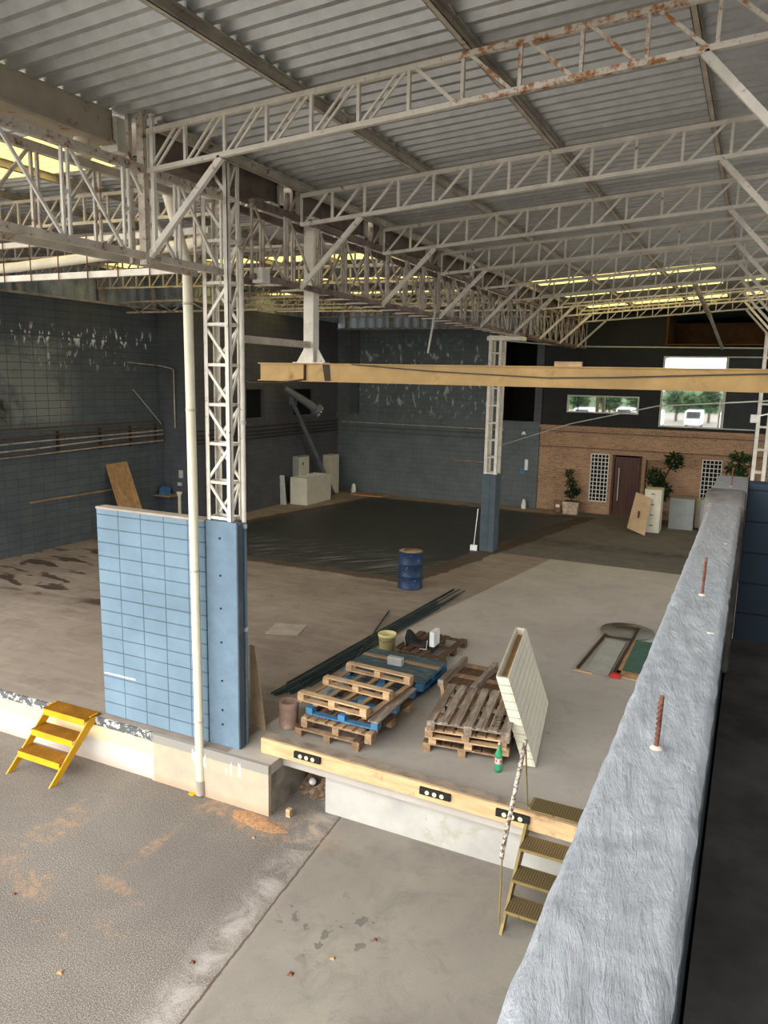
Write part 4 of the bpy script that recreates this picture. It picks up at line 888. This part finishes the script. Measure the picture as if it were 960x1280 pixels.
tag(MB().prism([(-6.28,7.30,YD),(-6.20,7.29,YD),(-6.17,7.36,YD),(-6.22,7.40,YD),(-6.29,7.36,YD)],(0,0,.012)).build('yellow_scrap',M['yellow'],base=(-6.24,7.34,YD)),'crumpled yellow scrap on the yard beside the downpipe foot','litter')
for i,(x,y) in enumerate(((-2.9,6.05),(-3.15,5.65),(-3.4,5.3),(-4.95,6.9),(-4.3,5.0),(-5.3,4.35),(-6.6,4.9))):
    r=.02+.006*(i%3);tag(MB().add([(x-r,y-r,YD),(x+r,y-r*.6,YD),(x+r*.7,y+r,YD),(x-r*.8,y+r*.8,YD),(x-r*.5,y-r*.4,YD+.018),(x+r*.5,y-r*.3,YD+.02),(x+r*.3,y+r*.5,YD+.016),(x-r*.4,y+r*.5,YD+.02)],[(0,1,5,4),(1,2,6,5),(2,3,7,6),(3,0,4,7),(4,5,6,7),(3,2,1,0)]).build('brick_crumb',M['mud'] if i%2 else M['rust'],base=(x,y,YD)),'tiny reddish brick crumb lying on the yard concrete','brick','brick crumbs on the yard')
# rebars
for i,(x,y,h,l) in enumerate(((-.097,1.275,.085,'nearest'),(-.09,2.33,.105,'middle'),(-.09,5.0,.11,'furthest'))):
    g=MB();g.tube([(x,y,4.19),(x+.002,y+.006,4.205+h)],.0036,10)
    for k in range(int(h/.009)): g.tube([(x,y,4.205+k*.009),(x,y,4.208+k*.009)],.0042,10)
    t_=thing('rebar_stub','rusty rebar stub standing out of the parapet top, %s of three'%l,'rebar',(x,y,4.2),'rebar stubs on the parapet')
    g.build('bar',M['rust'],t_)
    MB().lathe([(0,.006),(.006,.006),(.010,.003),(.012,0)],(x,y,4.198),12).build('mortar_collar',M['concd'],t_)
# floodlight and tools at columns
t_=thing('floodlight','small white floodlight fixed to the right column','lamp',(.06,20.35,4.05))
MB().box(-.1,.1,20.2,20.3,3.93,4.12).build('housing',M['lampw'],t_,bevel=.01);MB().bar((.1,20.28,4.1),(.3,20.38,4.15),.03).build('arm',M['lampw'],t_)
t_=thing('broom','white headed broom leaning on the far grey post','broom',(-6.88,20.5,0))
MB().box(-6.98,-6.78,20.3,20.36,.0,.16).build('broom_head',M['lampw'],t_);MB().tube([(-6.88,20.33,.15),(-6.82,20.4,1.2)],.015,8).build('handle',M['lampw'],t_)
tag(MB().lathe([(0,0),(.09,0),(.1,.1),(.06,.3),(.03,.36),(0,.36)],(-7.62,28.2,0),14).build('white_jug',M['lampw'],base=(-7.62,28.2,0)),'white jug on the floor left of the brick wall','jug')
tag(MB().lathe([(0,0),(.1,0),(.11,.1),(.07,.35),(.03,.4),(0,.4)],(-14.9,28.1,0),14).build('white_jug',M['lampw'],base=(-14.9,28.1,0)),'white jug at the foot of the back wall near the left corner','jug')
t_=thing('wall_telephone','white wall phone over a small blue plate by the brick corner','telephone',(-7.7,28.4,1.5))
MB().box(-7.72,-7.6,28.4,28.5,1.45,1.85).build('handset',M['lampw'],t_);MB().box(-7.9,-7.7,28.46,28.5,1.3,1.5).build('backplate',M['bluew'],t_)
t_=thing('wall_lamp','small white lamp high on the grey wall left of the brick corner','lamp',(-7.8,28.4,2.85))
MB().lathe([(0,0),(.1,0),(.05,.1),(0,.12)],(-7.8,28.35,2.8),12).build('shade',M['lampw'],t_);MB().tube([(-7.8,28.35,2.9),(-7.8,28.5,2.95)],.015,6).build('bracket',M['dark'],t_)
# cabinets by the inner wall
t_=thing('filing_cabinet','open white cabinet carcass lying in the back left corner','cabinet',(-15.2,25.2,0))
MB().box(-15.6,-15.56,24.3,26.1,0,1.03).box(-14.9,-14.86,24.3,26.1,0,1.03).box(-15.56,-14.9,24.3,24.34,0,1.03).box(-15.56,-14.9,26.06,26.1,0,1.03).box(-15.56,-14.9,24.34,26.06,0,.04).build('body',M['offw'],t_)
for y in(24.45,24.9,25.35,25.75): MB().box(-15.56,-14.9,y,y+.2,.1,1.02).build('divider',M['white'],t_)
t_=thing('filing_cabinet','pale grey cabinet standing behind the open white carcass','cabinet',(-15.75,25.4,0))
MB().box(-15.88,-15.62,24.9,25.7,0,1.75).build('body',M['greyc'],t_);MB().box(-15.618,-15.61,24.93,25.67,.1,1.7).build('door',M['offw'],t_);MB().box(-15.608,-15.59,25.2,25.24,1.4,1.5).build('handle',M['dark'],t_)
tag(MB().box(-15.88,-15.5,27.2,27.9,0,1.62).build('white_cupboard',M['offw'],base=(-15.5,27.1,0),bevel=.01),'tall off-white cupboard in the far corner beside the duct foot','cabinet')
tag(MB().prism([(-15.85,24.0,0),(-15.62,24.05,0),(-15.75,24.1,1.1),(-15.88,24.0,1.1)],(0,.03,0)).build('grey_panel',M['lpanel'],base=(-15.7,24,0)),'pale green-grey sheet leaning at the cabinet side','panel')
tag(MB().box(-14.8,-13.4,27.6,28.3,0,.05).build('brown_board',M['ply'],base=(-14,28,0)),'brown board lying at the foot of the back wall','board')
# office front furniture
def drawercab(x0,x1,y0,y1,h,label,n=4):
    t_=thing('filing_cabinet',label,'cabinet',((x0+x1)/2,y0,0))
    MB().box(x0,x1,y0,y1,0,h).build('body',M['offw'],t_,bevel=.006)
    for i in range(n):
        z0=.03+i*(h-.05)/n;d=MB().box(x0+.02,x1-.02,y0-.02,y0-.001,z0,z0+(h-.05)/n-.02).build('drawer',M['offw'],t_)
        MB().box((x0+x1)/2-.06,(x0+x1)/2+.06,y0-.035,y0-.02,z0+.2,z0+.225).build('handle',M['dark'],d)
drawercab(-3.0,-2.47,25.85,26.5,1.42,'tall off-white four-drawer filing cabinet in front of the office door')
tag(MB().prism([(-3.42,25.45,.15),(-2.82,25.2,.0),(-2.75,25.75,1.13),(-3.28,25.95,1.28)],(.0,.03,0)).build('hardboard_sheet',M['card'],base=(-3.1,25.4,0)),'brown hardboard sheet leaning on the white filing cabinet','board')
MB().box(-3.12,-3.07,25.52,25.55,.5,.72).build('cutout',M['dark'],bpy.data.objects['hardboard_sheet.001'] if 'hardboard_sheet.001' in bpy.data.objects else None)
def greycab(x0,x1,y0,h,label,m='greyc'):
    t_=thing('low_cabinet',label,'cabinet',((x0+x1)/2,y0,0))
    MB().box(x0,x1,y0,y0+.45,0,h).build('body',M[m],t_)
    MB().box(x0+.02,x1-.02,y0-.015,y0-.001,.03,h*.5-.01).build('drawer',M[m],t_);MB().box(x0+.02,x1-.02,y0-.015,y0-.001,h*.5+.01,h-.03).build('drawer',M[m],t_)
greycab(-2.3,-1.53,26.95,1.04,'low grey two-drawer cabinet right of the white filing cabinet')
greycab(-1.34,-.6,27.0,1.05,'second low grey cabinet half hidden by the parapet')
greycab(-1.52,-1.36,27.6,.95,'narrow off-white unit between the two grey cabinets','offw')
# plants
def leaves(n,fn,size,seed):
    rr=random.Random(seed);g=MB()
    for i in range(n):
        p=Vector(fn(rr));d=Vector((rr.uniform(-1,1),rr.uniform(-1,1),rr.uniform(-.6,.7))).normalized();s=d.cross(Vector((rr.uniform(-.3,.3),rr.uniform(-.3,.3),1))).normalized();L=size*rr.uniform(.6,1.3)
        a=p;b=p+d*L*.5+s*L*.28;c=p+d*L;e=p+d*L*.5-s*L*.28;m_=p+d*L*.5+Vector((0,0,L*.08))
        g.add([a,b,c,e,m_],[(0,1,4),(1,2,4),(2,3,4),(3,0,4)])
    return g
def ball(cx,cy,cz,rx,rz):
    def f(r):
        while 1:
            v=Vector((r.uniform(-1,1),r.uniform(-1,1),r.uniform(-1,1)))
            if v.length<1: break
        v*=(.75+.25*r.random())/max(v.length,.01)*max(v.length,.75) if v.length>.01 else 1
        return (cx+v.x*rx,cy+v.y*rx,cz+v.z*rz)
    return f
def plant(label,x,y,balls,stem,pot,leaf='leaf',n=260,size=.12,seed=1):
    t_=thing('potted_plant',label,'plant',(x,y,0))
    MB().tube(stem,.025,8).build('stem',M['stem'],t_)
    g=MB()
    for k,(a,b,c,d) in enumerate(balls):
        q=leaves(n,ball(x+a,y,b,c,d),size,seed+k);g.add(q.v,q.f)
    g.build('foliage',M[leaf],t_,calc=False)
    if pot=='box':
        MB().prism([(x-.26,y-.22,0),(x+.26,y-.22,0),(x+.3,y-.22,.46),(x-.3,y-.22,.46)],(0,.44,0)).build('planter',M['potm'],t_);MB().box(x-.25,x+.25,y-.2,y+.2,.461,.463).build('soil',M['earth'],t_)
    else:
        MB().lathe([(0,0),(.15,0),(.2,.38),(.22,.38),(.22,.42),(.18,.42),(.17,.36),(0,.36)],(x,y,0)).build('pot',M[pot],t_)
    return t_
plant('small twisted shrub in a pinkish marble planter left of the office door',-5.8,28.1,[(-.02,.75,.28,.22),(-.06,1.1,.2,.2),(-.12,1.45,.18,.22),(.12,.85,.22,.14)],[(-5.8,28.1,.44),(-5.88,28.1,.8),(-5.78,28.1,1.1),(-5.9,28.1,1.5)],'box',n=110,size=.14,seed=3)
t_=thing('clay_pot','small clay pot with dry stems beside the marble planter','pot',(-6.3,28.25,0))
MB().lathe([(0,0),(.15,0),(.19,.4),(.16,.4),(.14,.3),(0,.3)],(-6.3,28.25,0)).build('pot',M['terr'],t_);MB().tube([(-6.3,28.25,.3),(-6.34,28.25,.8)],.008,5).tube([(-6.28,28.25,.3),(-6.2,28.25,.7)],.008,5).build('dry_stems',M['woodl'],t_)
MB().box(-6.36,-6.22,28.02,28.06,.2,.3).build('tag',M['lampw'],t_)
plant('tall cloud-pruned tree with two dark foliage balls behind the white filing cabinet',-2.75,27.7,[(.42,2.2,.36,.34),(-.15,1.6,.36,.36),(.05,1.15,.42,.4)],[(-2.75,27.7,.36),(-2.7,27.7,1.3),(-2.45,27.7,2.0),(-2.35,27.7,2.2)],'terr',n=520,size=.13,seed=11)
plant('leafy shrub at the right end of the brick wall above the parapet',-.35,27.6,[(.05,2.45,.4,.2),(-.05,2.05,.42,.25),(.1,1.65,.36,.3)],[(-.35,27.6,.36),(-.35,27.6,2.4)],'terr','leaf2',n=260,size=.16,seed=21)
# landscape behind the viewpoint (seen mirrored in the office windows)
g=MB();n=60;vs=[]
for i in range(n+1):
    x=-60+120*i/n;h=6+3*math.sin(i*.21)+1.5*math.sin(i*.6);vs+=[(x,-100,YD),(x,-108,h),(x,-118,h*.6)]
g.add(vs,[(3*i+k,3*i+3+k,3*i+4+k,3*i+1+k) for i in range(n) for k in(0,1)],True);tag(g.build('hill',M['hill'],base=(0,-100,YD)),'low green hill far beyond the yard','hill')
rr=random.Random(9)
for i in range(12):
    x=-34+i*3.2+rr.uniform(-1,1);y=-62+rr.uniform(-4,4);h=rr.uniform(4.2,5.6)
    t_=thing('tree','leafy green tree in the row beyond the yard','tree',(x,y,YD),'trees beyond the yard')
    g=MB()
    for k in range(3):
        q=leaves(260,ball(x+rr.uniform(-1,1),y,YD+h*.62+rr.uniform(-.4,.4),1.6,h*.33),.7,i*5+k);g.add(q.v,q.f)
    g.build('crown',M['tree'],t_,calc=False);MB().tube([(x,y,YD),(x,y,YD+h*.6)],[.2,.1],8).build('trunk',M['stem'],t_)
for i in range(5):
    x=-20+i*4.3;y=-44-(i%2)*6
    t_=thing('van','white van parked beyond the yard','van',(x,y,YD),'white vans beyond the yard')
    MB().prism([(x-1,y-2.2,YD+.35),(x-1,y+2.3,YD+.35),(x-1,y+2.3,YD+1.1),(x-1,y+1.5,YD+2.1),(x-1,y-2.2,YD+2.15)],(2,0,0)).build('body',M['car'],t_,bevel=.08)
    MB().prism([(x-.85,y+2.3,YD+1.18),(x+.85,y+2.3,YD+1.18),(x+.85,y+1.62,YD+2.02),(x-.85,y+1.62,YD+2.02)],(0,.03,.03)).build('windscreen',M['black'],t_)
    for a in(-.95,.8):
        for b in(-1.4,1.5): MB().tube([(x+a,y+b,YD+.35),(x+a+.15,y+b,YD+.35)],.35,16).build('wheel',M['black'],t_)
# ================================================================== CAMERA + LIGHT
cam=bpy.data.cameras.new('camera');co=bpy.data.objects.new('camera',cam);C.objects.link(co)
Rm=Matrix(((0.900058,0.093756,-0.425564),(0.435276,-0.146952,0.888223),(0.020739,-0.984690,-0.173075)))
cx_=Rm.col[0];cy_=-Rm.col[1];cz_=-Rm.col[2]
mw=Matrix((( cx_[0],cy_[0],cz_[0],0),(cx_[1],cy_[1],cz_[1],0),(cx_[2],cy_[2],cz_[2],4.8),(0,0,0,1)))
co.matrix_world=mw
cam.sensor_fit='VERTICAL';cam.sensor_height=36;cam.lens=955/1280*36;cam.clip_start=.05;cam.clip_end=400
bpy.context.scene.camera=co
w=bpy.data.worlds.new('overcast_sky');bpy.context.scene.world=w;w.use_nodes=True
w.node_tree.nodes['Background'].inputs[0].default_value=(.98,.99,1,1);w.node_tree.nodes['Background'].inputs[1].default_value=1.9
sn=bpy.data.lights.new('hazy_sun','SUN');sn.energy=1.9;sn.angle=math.radians(70);sn.color=(1,.95,.88)
so=bpy.data.objects.new('hazy_sun',sn);C.objects.link(so)
d=Vector((.3,.8,-.46)).normalized();so.rotation_euler=d.to_track_quat('-Z','Y').to_euler()
v=bpy.context.scene.view_settings;v.view_transform='Standard';v.look='None';v.gamma=1;v.exposure=1.18;v.use_curve_mapping=False
